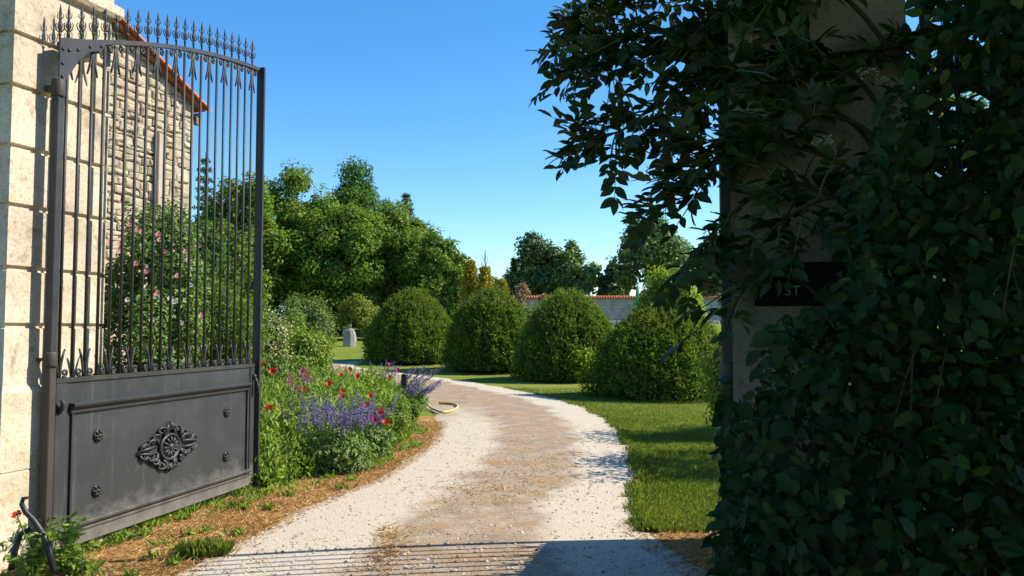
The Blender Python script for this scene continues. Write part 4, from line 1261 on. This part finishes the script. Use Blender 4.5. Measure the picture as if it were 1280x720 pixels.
def salvia(px, py_base, label, hgt, spread, nspk, lean=(0, 0), d=None, nl=2200, leafsz=0.055, droop=0):
    p = G(px, py_base)
    e = empty('salvia', (p.x, p.y, p.z), label, 'plant', 'purple salvia clumps')
    # leafy base
    n = nl
    a = rng.random(n) * 6.283; r = spread * np.sqrt(rng.random(n)); z = hgt * 0.62 * rng.random(n) ** 0.8 * (1 - 0.4 * (r / spread) ** 2)
    pos = np.stack([r * np.cos(a) + lean[0] * z, r * np.sin(a) + lean[1] * z, z], 1)
    dirs = np.stack([np.cos(a), np.sin(a), 0.5 + 0 * a], 1)
    leaves('foliage', M['herb_dark'], e, pos, *leaf_frame(dirs, 0.5, 0.6, 0.1), leafsz * (0.6 + 0.9 * rng.random(n)), 0.5)
    mb = MB(); P_, T_ = [], []
    for i in range(nspk):
        a = random.uniform(0, 6.283); r = spread * 0.85 * math.sqrt(random.random())
        b = Vector((r * math.cos(a), r * math.sin(a), hgt * 0.3))
        h = hgt * random.uniform(0.72, 1.08)
        t = Vector((b.x * 1.35 + lean[0] * h + random.gauss(0, 0.04), b.y * 1.35 + lean[1] * h + random.gauss(0, 0.04), h))
        mb.tube([b, (b + t) / 2 + Vector((0, 0, 0.03)), t], [0.004, 0.003, 0.002], 4)
        m_ = 42
        s_ = 0.52 + 0.48 * rng.random(m_)
        q = np.array(b)[None] * (1 - s_[:, None]) + np.array(t)[None] * s_[:, None]
        q += rng.normal(size=q.shape) * 0.010
        P_.append(q)
    mb.build('stems', M['greenstem'], e)
    q = np.concatenate(P_); n = len(q)
    leaves('flower_spikes', M['purple'], e, q, rng.normal(size=(n, 3)), rng.normal(size=(n, 3)) + np.array([0, 0, 0.3]), 0.024, 0.7)
    return e


salvia(418, 590, 'large purple salvia clump at the front of the bed beside the drive', 0.80, 0.40, 40, nl=2600)
salvia(452, 572, 'purple salvia clump just behind and right of the large one', 0.72, 0.34, 26, lean=(0.12, 0), nl=2000)
salvia(385, 575, 'purple salvia clump left of the large one, by the gate panel', 0.72, 0.32, 24, nl=2000)
salvia(505, 517, 'purple salvia leaning over the drive beside the hose', 0.62, 0.3, 30, lean=(0.75, 0.0), nl=1000)
salvia(505, 503, 'far purple salvia behind the black post', 0.75, 0.35, 26, lean=(0.55, 0.1), nl=1000)
salvia(470, 494, 'far purple salvia at the left of the black post', 0.75, 0.4, 22, lean=(0.2, 0), nl=1200)

# mixed greenery of the bed: nobody could count it
def bed_fill():
    P_, A_, T_, L_ = [], [], [], []
    n = 0
    while n < 1500:
        y = 7.9 + 12 * random.random() ** 1.5
        l = float(np.interp(y, [7.6, 9, 14, 20], [-3.0, -4.6, -5.6, -6.5])); r = min(float(vl(y)) + 0.1, float(xl(y)) - 0.08)
        x = random.uniform(l, r)
        edge = min(1, (r - x) / 0.7)
        h = (0.16 + 0.55 * edge) * random.uniform(0.6, 1.15)
        if y > 13: h *= 0.9
        tone = random.random()
        # keep to the bed right of the gate
        m_ = 46
        s_ = rng.random(m_)
        a = rng.random(m_) * 6.283
        q = np.stack([x + np.cos(a) * 0.13 * (0.4 + s_ * 0.6), y + np.sin(a) * 0.13 * (0.4 + s_ * 0.6), h * s_], 1)
        P_.append(q); A_.append(np.stack([np.cos(a), np.sin(a), 0.6 + rng.random(m_)], 1)); T_.append(np.clip(tone + 0.2 * rng.normal(size=m_), 0, 1)); L_.append(np.full(m_, random.choice((0.05, 0.07, 0.10))))
        n += 1
    q = np.concatenate(P_); ax = np.concatenate(A_); t = np.concatenate(T_); L_ = np.concatenate(L_)
    q[:, 2] += gz(q[:, 0], q[:, 1])
    o = leaves('bed_greenery', M['herb'], None, q, ax * np.array([1, 1, 0.2]) + 0.8 * rng.normal(size=q.shape), ax + 0.3 * rng.normal(size=q.shape), L_, 0.33, tone=t)
    tag(o, 'mixed bright green leafy greenery filling the flower bed', 'greenery', kind='stuff')


bed_fill()
# lime foliage mound at the bed's right edge
for (x, yb, hpx, wpx, d, lab) in ((478, 555, 490, 80, None, 'lime green leafy mound between the salvia and the drive'), (505, 530, 496, 46, None, 'small lime green mound below the black post')):
    g_ = G(x, yb); top = P(x, hpx, g_.y).z; rr = wpx / 2 * g_.y / 1000
    e = empty('leafy_mound', g_, lab, 'plant', 'lime green mounds in the bed')
    pos, dirs = lobed_crown((0, 0, top * 0.45), (rr, rr * 0.8, top * 0.5), 4200, 12)
    k_ = pos[:, 2] > 0
    leaves('foliage', M['fennel'], e, pos[k_], *leaf_frame(dirs[k_], 0.4, 0.6, -0.3), 0.06, 0.35)

# garden tap post and hose
b = G(505, 509)
tp = P(505, 468, b.y).z
e = empty('tap_post', b, 'short black tap post at the edge of the flower bed', 'post')
mb = MB(); mb.box(-0.022, 0.022, -0.022, 0.022, -0.05, tp * 0.6, 0.004); mb.build('stake', M['black'], e)
mb = MB(); mb.box(-0.055, 0.055, -0.05, 0.05, tp * 0.58, tp - 0.02, 0.012); mb.lathe([(0.06, tp - 0.02), (0.06, tp), (0.03, tp + 0.015)], 10); mb.build('head', M['black'], e)
mb = MB(); mb.tube([(0.05, -0.03, tp * 0.66), (0.12, -0.05, tp * 0.66)], 0.018, 8); mb.build('tap', M['black'], e)
d0 = b.y
pth = [Vector((b.x + 0.12, d0 - 0.05, tp * 0.64)), P(520, 490, d0 - 0.1), P(530, 499, d0 - 0.4), P(538, 509, d0 - 0.7)]
for q in ((545, 516), (552, 518.5), (561, 517.5), (568, 515), (572, 511.5), (569, 508.5), (560, 507.3), (549, 507)):
    g_ = G(*q); pth.append(g_ + Vector((0, 0, 0.05)))
# smooth path
def smooth(pts, k=6):
    out = []
    n = len(pts)
    for i in range(n - 1):
        p0, p1, p2, p3 = pts[max(0, i - 1)], pts[i], pts[i + 1], pts[min(n - 1, i + 2)]
        for j in range(k):
            t = j / k
            out.append(0.5 * ((2 * p1) + (p2 - p0) * t + (2 * p0 - 5 * p1 + 4 * p2 - p3) * t * t + (3 * p1 - p0 - 3 * p2 + p3) * t ** 3))
    out.append(pts[-1]); return out


hs = smooth(pth)
hr = empty('garden_hose', hs[-1], 'yellow garden hose looping from the black post onto the drive', 'hose')
mb = MB(); mb.tube([p - hr.location for p in hs[:-9]], 0.022, 8); mb.build('hose', M['hose'], hr)
mb = MB(); mb.tube([p - hr.location for p in hs[-10:]], 0.024, 8); mb.build('hose_end', M['hose_end'], hr)


# ------------------------------------------------------------------ ground cover
def blades(name, mat, pts, length, wr, lean, label, cat, tone=None, flat=0.0):
    n = len(pts)
    a = rng.random(n) * 6.283
    ax = np.stack([np.cos(a) * lean, np.sin(a) * lean, np.full(n, 1.0 - flat)], 1) + 0.15 * rng.normal(size=(n, 3))
    nrm = np.stack([-np.sin(a), np.cos(a), 0.2 * np.ones(n)], 1) + 0.3 * rng.normal(size=(n, 3))
    o = leaves(name, mat, None, pts, nrm, ax, length, wr, tone=tone)
    return tag(o, label, cat, kind='stuff')


# lawn blades: near lawn right of the drive and along its edge
n = 95000
y = 6.2 + 15 * rng.random(n) ** 1.7
lo_ = xr(y) - 0.03 + 0.06 * sm_noise(y, 4.1, 3.4) + 0.05 * sm_noise(y, 2.2, 13.0) - 0.10 * rng.random(n) ** 5
x = lo_ + (np.maximum(0.4, 0.34 * y - lo_)) * rng.random(n) ** 1.25
L_ = (0.022 + 0.03 * rng.random(n)) * (1 + (x - lo_ < 0.06) * 0.8)
blades('lawn_grass', M['grass'], np.stack([x, y, gz(x, y)], 1), L_ * 1.1, 0.16, 0.75, 'short mown lawn grass beside the drive', 'grass', tone=np.clip(0.45 + 0.28 * np.sin(x * 3.1 + 1.7 * np.sin(y * 1.3)) * np.sin(y * 2.3 + x) + 0.25 * rng.normal(size=n), 0, 1))

# dry straw and weeds on the verge
n = 24000
y = 4.0 + 9.5 * rng.random(n) ** 1.4
l, r = vl(y), xl(y) + 0.12
x = l + (r - l) * rng.random(n)
straw_pts = [np.stack([x, y, np.full(n, 0.01)], 1)]
# tufts in the middle of the drive
for (px, py, sx, sy, k) in ((484, 700, 0.06, 0.30, 900), (482, 672, 0.04, 0.14, 300), (625, 610, 0.35, 0.5, 900), (600, 622, 0.3, 0.35, 500), (660, 590, 0.3, 0.5, 400), (430, 700, 0.5, 0.3, 120), (540, 700, 0.6, 0.3, 160), (640, 560, 0.4, 0.8, 300)):
    c = G(px, py)
    straw_pts.append(np.stack([c.x + rng.normal(size=k) * sx, c.y + rng.normal(size=k) * sy, np.full(k, 0.025)], 1))
# shaded dirt at the right
k = 4500
yy = 4.5 + 2.0 * rng.random(k); xx = xr(yy) - 0.2 + 1.2 * rng.random(k)
straw_pts.append(np.stack([xx, yy, np.full(k, 0.012)], 1))
sp = np.concatenate(straw_pts)
blades('dry_straw', M['straw'], sp, 0.025 + 0.05 * rng.random(len(sp)), 0.07, 1.6, 'orange brown dried weeds and straw along the drive edge', 'straw', flat=0.55)

n = 6500
cl = 210
cy_ = 4.2 + 9 * rng.random(cl) ** 1.5
t_ = rng.random(cl) ** 2.6
cx_ = vl(cy_) + (xl(cy_) - 0.1 - vl(cy_)) * t_
idx = rng.integers(0, cl, n)
sd_ = 0.02 + 0.07 * rng.random(cl) ** 2
x = cx_[idx] + rng.normal(size=n) * sd_[idx]; y = cy_[idx] + rng.normal(size=n) * sd_[idx]
tn = np.clip(0.25 + 0.6 * rng.random(cl)[idx] + 0.15 * rng.normal(size=n), 0, 1)
blades('verge_weeds', M['herb'], np.stack([x, y, np.full(n, 0.008)], 1), 0.03 + 0.06 * rng.random(n), 0.25, 0.8, 'low green weeds growing along the gate foot and dry verge', 'weeds', tone=tn)

# small bright tuft
c = G(256, 694)
e = empty('grass_tuft', c, 'small bright green grass tuft at the drive edge before the gate panel', 'plant')
n = 900; a = rng.random(n) * 6.283; r = 0.12 * np.sqrt(rng.random(n))
leaves('blades', M['grass'], e, np.stack([r * np.cos(a) * 1.4, r * np.sin(a), 0 * a], 1), rng.normal(size=(n, 3)) * np.array([1, 1, 0.2]), np.stack([np.cos(a) * 0.6, np.sin(a) * 0.6, 1 + 0 * a], 1), 0.05 + 0.07 * rng.random(n), 0.12)

# pebbles on the drive
n = 6500
y = 4.6 + 9 * rng.random(n) ** 1.8
u_ = rng.random(n)
x = xl(y) + (xr(y) - xl(y)) * u_
sz = 0.004 + 0.012 * rng.random(n) ** 4
octv = np.array([(1, 0, 0), (-1, 0, 0), (0, 1, 0), (0, -1, 0), (0, 0, 0.8), (0, 0, -0.5)], float)
octf = np.array([0, 2, 4, 2, 1, 4, 1, 3, 4, 3, 0, 4])
V = np.stack([x, y, 0.014 + 0.02 * (1 - (2 * u_ - 1) ** 2)], 1)[:, None] + octv[None] * sz[:, None, None] * (0.7 + 0.6 * rng.random((n, 6, 1)))
o = np_mesh('pebbles', V.reshape(-1, 3), (np.arange(n)[:, None] * 6 + octf[None]).ravel(), np.full(n * 4, 3, np.int32), np.repeat(rng.random(n), 4), M['pebble'])
tag(o, 'loose pale pebbles scattered over the gravel drive', 'pebbles', kind='stuff')


# weeds by the pillar foot
def weed(px, py, h, spread, label, n=260, mat='herb', leaf=0.05, stems=9):
    g_ = G(px, py)
    e = empty('weed', g_, label, 'plant', 'weeds at the pillar foot')
    mb = MB(); q, ax = [], []
    for i in range(stems):
        a = random.uniform(0, 6.283); l = random.uniform(0.5, 1.0) * h
        t = Vector((math.cos(a) * spread * random.random(), math.sin(a) * spread * random.random(), l))
        mb.tube([Vector((t.x * 0.2, t.y * 0.2, 0)), Vector((t.x * 0.5, t.y * 0.5, l * 0.55)), t], [0.004, 0.003, 0.002], 4)
        for k in range(n // stems):
            s_ = 0.1 + 0.9 * random.random()
            q.append((t.x * (0.2 + 0.8 * s_), t.y * (0.2 + 0.8 * s_), l * s_)); b_ = random.uniform(0, 6.283); ax.append((math.cos(b_), math.sin(b_), 0.5))
    mb.build('stems', M['greenstem'], e)
    q = np.array(q); ax = np.array(ax)
    leaves('foliage', M[mat], e, q, np.array([0, 0, 1.0]) + 0.6 * rng.normal(size=q.shape), ax, leaf * (0.5 + rng.random(len(q))), 0.35, fine=True)


weed(10, 712, 0.42, 0.16, 'leafy green weed at the left edge below the pillar', 420)
weed(38, 728, 0.30, 0.2, 'low bushy weed in front of the iron stop', 420)
weed(82, 716, 0.36, 0.13, 'tall leafy weed at the hinge post foot', 200, leaf=0.06)
weed(100, 720, 0.16, 0.16, 'low spreading weed before the gate panel corner', 240)
weed(2, 690, 0.5, 0.14, 'wispy weed against the pillar plinth', 200, leaf=0.04)
weed(62, 706, 0.34, 0.08, 'thin sprig between the iron stop and the gate post', 90, leaf=0.05)
mb = MB(); c = G(18, 706)
mb.loft([[(0.16 * math.cos(k * 0.785) * s_, 0.12 * math.sin(k * 0.785) * s_, z) for k in range(8)] for z, s_ in ((-0.03, 1), (0.1, 1.0), (0.2, 0.75), (0.24, 0.3))])
o = mb.build('rough_stone', M['boulder'], None, c); tag(o, 'rough grey stone block among weeds beside the iron stop', 'stone')

# ------------------------------------------------------------------ right side: iron railing, elder, bramble, ivy
rl = empty('iron_railing', (1.66, 3.45, 0), 'rusty iron railing with scrollwork half lost in leaves right of the shaded pillar', 'railing')
for z in (0.5, 1.9, 3.1):
    mb = MB(); mb.box(0, 1.9, -0.02, 0.02, z - 0.02, z + 0.02); mb.build('rail', M['iron'], rl)
for i in range(12):
    mb = MB(); mb.tube([(0, 0, 0.0), (0, 0, 3.35)], 0.011, 7); mb.build('bar', M['iron_bar'], rl, (0.14 + i * 0.15, 0, 0))
for i in range(6):
    mb = MB()
    for sg in (-1, 1):
        mb.tube(spiral(0.0 + sg * 0.035, 2.25 + sg * 0.07, 0.06, 1.4, R(270) if sg > 0 else R(90), 1), 0.009, 6)
    mb.build('scroll', M['iron'], rl, (0.215 + i * 0.3, 0, 0))

eld = empty('elder_tree', (2.35, 3.2, 0), 'dark shaded elder tree arching over the gateway from the right with leafy twigs', 'tree')
eb = Vector(eld.location)
limbs_px = [
    [(1150, 260, 3.2), (1090, 120, 3.2), (1010, 62, 3.2), (930, 30, 3.3), (840, 35, 3.4), (770, 55, 3.5), (718, 78, 3.5)],
    [(1140, 300, 3.1), (1085, 175, 3.05), (1000, 115, 3.05), (920, 85, 3.15), (838, 114, 3.3), (783, 160, 3.35), (742, 172, 3.4)],
    [(1150, 120, 3.3), (1060, 0, 3.2), (950, -45, 3.3), (850, -25, 3.5), (775, 5, 3.6), (725, 30, 3.7)],
    [(1160, 330, 3.0), (1080, 225, 2.95), (1000, 185, 2.92), (930, 180, 3.0), (875, 212, 3.05), (828, 238, 3.1)],
    [(1150, 400, 2.9), (1080, 280, 2.88), (1000, 230, 2.88), (935, 250, 2.9), (890, 292, 2.95), (862, 330, 3.0)],
    [(1040, 385, 2.9), (1000, 352, 2.85), (960, 345, 2.85), (925, 370, 2.88), (905, 420, 2.9)],
    [(1200, 60, 3.2), (1180, -60, 3.2), (1080, -80, 3.2), (960, -20, 3.1), (900, 20, 3.15), (880, 60, 3.2)],
    [(1120, 190, 2.8), (1060, 150, 2.8), (1000, 140, 2.8), (945, 150, 2.85)],
    [(1110, 320, 2.8), (1060, 250, 2.8), (1000, 262, 2.8), (950, 300, 2.85)],
    [(1230, 200, 2.9), (1180, 90, 2.9), (1120, 60, 2.85), (1060, 75, 2.85), (1020, 120, 2.85)],
]
mb = MB()
mb.tube([Vector((0.05, 0.1, -0.1)), Vector((0.0, 0.05, 1.0)), P(1290, 300, 3.25) - eb, P(1285, 120, 3.3) - eb, P(1290, -150, 3.2) - eb, Vector((1.2, -0.1, 5.2))], [0.10, 0.085, 0.075, 0.06, 0.05, 0.02], 9)
for a in range(7):
    an = a * 0.9
    mb.tube([Vector((0.15, -0.1, 2.2 + 0.25 * a)), Vector((1.1 + 0.5 * math.cos(an), 0.7 * math.sin(an), 3.2 + 0.3 * a)), Vector((2.0 + 0.9 * math.cos(an), 1.1 * math.sin(an), 4.0 + 0.35 * a))], [0.045, 0.03, 0.01], 6)
mb.build('trunk', M['bark'], eld)

LP, LN, LA, LL, LT = [], [], [], [], []


def compound_leaf(base, direc, size, nlf=5):
    """rachis with paired leaflets"""
    direc = direc.normalized()
    side = direc.cross(Vector((0, 0, 1)))
    if side.length < 0.05: side = Vector((1, 0, 0))
    side.normalize()
    nr = side.cross(direc).normalized() + Vector((random.gauss(0, 0.35), random.gauss(0, 0.35), random.gauss(0, 0.25)))
    tone = random.random()
    items = [(1.0, 0)] + [(0.25 + 0.36 * j, sg) for j in range(nlf // 2) for sg in (-1, 1)]
    ln = size * 1.25
    for t, sg in items:
        p = base + direc * ln * t + Vector((0, 0, -0.18 * ln * t * t))
        a = direc * (1.0 if sg == 0 else 0.55) + side * sg * 0.85 + Vector((0, 0, -0.12)) + Vector((random.gauss(0, 0.2), random.gauss(0, 0.12), random.gauss(0, 0.12)))
        LP.append(p); LA.append(a); LN.append(nr + Vector((random.gauss(0, 0.2), random.gauss(0, 0.2), random.gauss(0, 0.2))))
        LL.append(size * random.uniform(0.8, 1.15)); LT.append(min(1, max(0, tone + random.gauss(0, 0.12))))
    return [base, base + direc * ln * 0.5 + Vector((0, 0, -0.04 * ln)), base + direc * ln + Vector((0, 0, -0.18 * ln))]


mb_l, mb_t = MB(), MB()
dens = [50, 46, 42, 36, 15, 6, 26, 12, 10, 16]
for li, lp in enumerate(limbs_px):
    pts = smooth([P(q[0], q[1], min(q[2], 2.86) if q[0] > 930 else q[2]) for q in lp], 8)
    n = len(pts)
    mb_l.tube([p - eb for p in pts], [0.007 * (1 - 0.7 * i / n) + 0.002 for i in range(n)], 6)
    for k in range(dens[li]):
        t = 0.30 + 0.70 * ((k + random.random()) / dens[li])
        i = min(n - 2, int(t * (n - 1)))
        p0 = pts[i]; tan = (pts[i + 1] - pts[i]).normalized()
        sd_v = Vector((random.gauss(0, 0.5), random.gauss(0, 0.55), random.gauss(-0.05, 0.55)))
        dr = (tan * 0.75 + sd_v).normalized()
        l = random.uniform(0.08, 0.27) * (1.0 if li < 4 else 0.75)
        p1 = p0 + dr * l * 0.5 + Vector((0, 0, 0.01)); p2 = p0 + dr * l + Vector((0, 0, -0.02))
        xx, yy = proj(np.array([p2]))
        if xx[0] < 682 or (xx[0] > 915 and random.random() < 0.22): continue
        if li in (3, 4, 5) and xx[0] < 806: continue
        if 960 < xx[0] < 1040 and 325 < yy[0] < 395: continue
        mb_t.tube([p0 - eb, p1 - eb, p2 - eb], [0.005, 0.004, 0.0025], 5)
        ends = [(p2, dr)]
        for q in range(random.choice((1, 2, 2, 3))):
            fr = random.uniform(0.35, 0.95)
            ends.append((p0 + dr * l * fr, (dr * 0.3 + Vector((random.gauss(0, 0.8), random.gauss(0, 0.8), random.gauss(-0.2, 0.5)))).normalized()))
        for b_, d_ in ends:
            r3 = compound_leaf(b_, d_, random.uniform(0.055, 0.085), random.choice((5, 5, 7)))
            mb_t.tube([v - eb for v in r3], [0.0022, 0.0018, 0.001], 4)
mb_l.build('limb', M['twig'], eld)
mb_t.build('twigs', M['greenstem'], eld)
A = lambda L: np.array([tuple(v) for v in L])
pos = A(LP) - np.array(eb)
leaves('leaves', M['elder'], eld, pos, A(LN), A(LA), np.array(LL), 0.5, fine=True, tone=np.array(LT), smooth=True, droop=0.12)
# big crown to the upper right (mostly outside the frame) that shades everything below
n = 30000
pos, dirs = lobed_crown((4.0, 2.75, 5.0), (2.7, 1.75, 2.0), n, 60, (0.2, 0.34), 0.9, -0.95)
pos2, dirs2 = lobed_crown((1.6, -0.4, 4.6), (3.2, 4.2, 1.0), n, 90, (0.16, 0.28), 0.95, -0.95)  # added canopy over and behind the camera, unseen, cuts the sky light
pos = np.concatenate([pos, pos2]); dirs = np.concatenate([dirs, dirs2]); n = len(pos)
px, py = proj(pos)
keep = ((py < -25) | ((px > 1165) & (px < 1500)) | (px > 1280)) & (pos[:, 1] < 4.75) & (pos[:, 1] > -5.5) & (pos[:, 2] > 1.5)
gap = (px > 1155) & (px < 1250) & (py > -40) & (py < 260)
keep &= ~(gap & (rng.random(n) > 0.40))
pos, dirs = pos[keep], dirs[keep]
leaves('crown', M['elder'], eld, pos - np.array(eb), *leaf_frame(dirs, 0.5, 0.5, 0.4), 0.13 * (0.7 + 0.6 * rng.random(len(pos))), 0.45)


# flower heads and berry sprays
def umbel(x, y, d, size, mat, label=None, ball=0.006, n=70, name='flower_head'):
    c = P(x, y, d) - eb
    mb = MB(); stem = MB()
    base = c + Vector((0.03, 0.02, -size * 0.9))
    for k in range(n):
        a = k * 2.4; r = size * math.sqrt(k / n)
        q = c + Vector((r * math.cos(a), r * math.sin(a) * 0.8, random.gauss(0, size * 0.18) + 0.15 * size * math.cos(r / size)))
        b_ = ball * random.uniform(0.7, 1.3)
        mb.add([q + Vector(v) * b_ for v in ((1, 0, 0), (-1, 0, 0), (0, 1, 0), (0, -1, 0), (0, 0, 1), (0, 0, -1))],
               [(0, 2, 4), (2, 1, 4), (1, 3, 4), (3, 0, 4), (2, 0, 5), (1, 2, 5), (3, 1, 5), (0, 3, 5)], True)
        if k % 4 == 0: stem.tube([base, (base + q) / 2 + Vector((0, 0, -0.01)), q], [0.0018, 0.0014, 0.0008], 4)
    h = mb.build(name, M[mat], eld); stem.build('stalks', M['greenstem'], h)


umbel(1028, 178, 2.75, 0.035, 'umbel', ball=0.0055, n=90)
umbel(1085, 92, 2.8, 0.04, 'umbel', ball=0.0045, n=40)
umbel(1105, 102, 2.8, 0.03, 'umbel', ball=0.004, n=26)
umbel(745, 22, 3.5, 0.075, 'umbel', ball=0.0045, n=160)
umbel(738, 52, 3.45, 0.06, 'berry', ball=0.005, n=120, name='berry_head')
for (x, y, d, s_) in ((705, 62, 3.55, 0.06), (712, 22, 3.6, 0.06), (718, 8, 3.65, 0.05), (712, 120, 3.45, 0.045), (725, 160, 3.42, 0.05), (833, 196, 3.15, 0.05), (822, 216, 3.15, 0.05), (797, 286, 3.3, 0.045), (815, 268, 3.3, 0.04), (700, 85, 3.5, 0.035)):
    umbel(x, y, d, s_, 'berry', ball=0.0045, n=48, name='berry_head')

# bramble thicket and ivy over the pillar
poly = [(885, 830), (893, 720), (890, 660), (896, 610), (893, 560), (903, 520), (925, 497), (955, 470), (945, 430), (975, 398), (1020, 378), (1055, 330), (1058, 250), (1085, 180), (1115, 110), (1150, 40), (1150, -40), (1420, -60), (1420, 830)]


def inpoly(x, y, pg):
    ins = np.zeros(len(x), bool)
    j = len(pg) - 1
    for i in range(len(pg)):
        xi, yi = pg[i]; xj, yj = pg[j]
        c = ((yi > y) != (yj > y)) & (x < (xj - xi) * (y - yi) / ((yj - yi) + 1e-12) + xi)
        ins ^= c; j = i
    return ins


br = empty('bramble_thicket', (1.9, 2.9, 0), 'dark bramble thicket covering the right side in deep shade', 'bramble')
bo = np.array(br.location)


def thicket(n, x0, x1, y0, y1, z1, leaf, fine, clump=14, sparse=None):
    k = n // clump
    c = np.stack([x0 + (x1 - x0) * rng.random(k), y0 + (y1 - y0) * rng.random(k), z1 * rng.random(k) - 0.05], 1)
    pos = np.repeat(c, clump, 0) + rng.normal(size=(k * clump, 3)) * 0.075
    px, py = proj(pos)
    keep = inpoly(px, py, poly) & (pos[:, 2] > 0.0)
    gap = (px > 1150) & (px < 1245) & (py < 235)
    keep &= ~(gap & (rng.random(len(pos)) > 0.42))
    clear = (px > 985) & (px < 1034) & (py > 340) & (py < 382)
    keep &= ~clear
    tone = np.repeat(rng.random(k), clump) * 0.6 + 0.4 * rng.random(k * clump)
    pos = pos[keep]; tone = tone[keep]
    m_ = len(pos)
    nrm = np.array([-0.3, -0.5, 0.8]) + 0.7 * rng.normal(size=(m_, 3))
    ax = np.stack([rng.normal(size=m_), -0.3 + 0.4 * rng.normal(size=m_), -0.6 + 0.5 * rng.normal(size=m_)], 1)
    return leaf_arrays(pos - bo, nrm, ax, leaf * (0.5 + 0.9 * rng.random(m_)), 0.5 + 0.25 * rng.random(m_), fine, tone, fold=0.10, droop=0.22)


arr = merge([thicket(24000, 0.70, 2.6, 2.25, 2.93, 3.4, 0.054, True), thicket(14000, 0.70, 2.6, 2.2, 2.95, 3.4, 0.034, True), thicket(16000, 1.55, 3.6, 2.2, 3.9, 3.8, 0.062, True)])
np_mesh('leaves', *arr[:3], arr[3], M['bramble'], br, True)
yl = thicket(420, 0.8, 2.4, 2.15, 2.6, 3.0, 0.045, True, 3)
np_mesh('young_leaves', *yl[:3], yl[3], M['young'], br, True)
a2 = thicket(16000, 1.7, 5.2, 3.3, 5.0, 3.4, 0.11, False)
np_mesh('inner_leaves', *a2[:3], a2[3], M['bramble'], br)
mb = MB()
for pth_ in ([(1290, 440, 2.3), (1245, 272, 2.5), (1200, 262, 2.5), (1148, 246, 2.5)], [(1250, 330, 2.4), (1180, 300, 2.45), (1135, 300, 2.5)], [(960, 560, 2.6), (1010, 470, 2.55), (1080, 400, 2.55), (1135, 350, 2.5)],
             [(1265, 270, 2.3), (1275, 235, 2.3), (1290, 200, 2.3)], [(890, 700, 2.9), (905, 600, 2.85), (960, 520, 2.8), (1020, 500, 2.7)]):
    mb.tube([p - Vector(br.location) for p in smooth([P(*q) for q in pth_], 6)], 0.0022, 5)
for k in range(9):
    x_ = random.uniform(930, 1270); y_ = random.uniform(380, 760); d_ = random.uniform(2.2, 2.5)
    dx_ = random.uniform(-90, 110); up_ = random.uniform(90, 230)
    q = [(x_, y_, d_), (x_ + dx_ * 0.25, y_ - up_ * 0.45, d_ - 0.04), (x_ + dx_ * 0.6, y_ - up_ * 0.85, d_), (x_ + dx_, y_ - up_, d_ + 0.08), (x_ + dx_ * 1.35, y_ - up_ * 0.96, d_ + 0.15)]
    pts_ = smooth([P(*v) for v in q], 6)
    if inpoly(*proj(np.array([tuple(v) for v in pts_])), poly).all():
        mb.tube([p - Vector(br.location) for p in pts_], [0.0030 - 0.00007 * i for i in range(len(pts_))], 5)
mb.build('canes', M['cane'], br)
# bramble blossoms
for (x, y) in ((1168, 346), (1180, 350), (1062, 480), (1078, 484), (1142, 110)):
    mb = MB(); c = P(x, y, 2.3) - Vector(br.location)
    for k in range(5):
        a = k * 1.2566
        o_ = Vector((math.cos(a), -0.2, math.sin(a))); t = Vector((-math.sin(a), 0, math.cos(a)))
        mb.add([c, c + o_ * 0.003 + t * 0.002, c + o_ * 0.005, c + o_ * 0.003 - t * 0.002], [(0, 1, 2, 3)])
    mb.build('blossom', M['white_petal'], br)

iv = empty('ivy', (0.87, 3.14, 0), 'ivy clinging to the lower left edge of the shaded pillar', 'ivy')
n = 2600
pos = np.stack([0.80 + 0.5 * rng.random(n) ** 1.5, 3.05 + 0.10 * rng.random(n), 1.35 * rng.random(n) ** 1.1], 1)
side = rng.random(n) < 0.35
pos[side, 1] = 3.08 + 0.4 * rng.random(side.sum()); pos[side, 0] = 0.268 * pos[side, 1] + 0.04 * rng.random(side.sum())
pos[~side, 1] -= 0.277 * (pos[~side, 0] - 0.88)
pos[:, 0] = np.maximum(pos[:, 0], 0.265 * pos[:, 1])
keep = rng.random(n) < np.clip(1.35 - pos[:, 2], 0.15, 1)
pos = pos[keep]; m_ = len(pos)
leaves('leaves', M['bramble'], iv, pos - np.array(iv.location), np.array([-0.4, -0.9, 0.3]) + 0.4 * rng.normal(size=(m_, 3)), np.array([0, 0, -1.0]) + 0.6 * rng.normal(size=(m_, 3)), 0.055 * (0.6 + 0.7 * rng.random(m_)), 0.85, fine=True, smooth=True)
mb = MB()
for k in range(5):
    x = 0.0 + 0.09 * k
    mb.tube([(x, 0, 0), (x + 0.03, -0.01, 0.4), (x - 0.02, -0.005, 0.8), (x + 0.02, 0, 1.25)], [0.011, 0.009, 0.006, 0.003], 5)
mb.build('stems', M['cane'], iv)
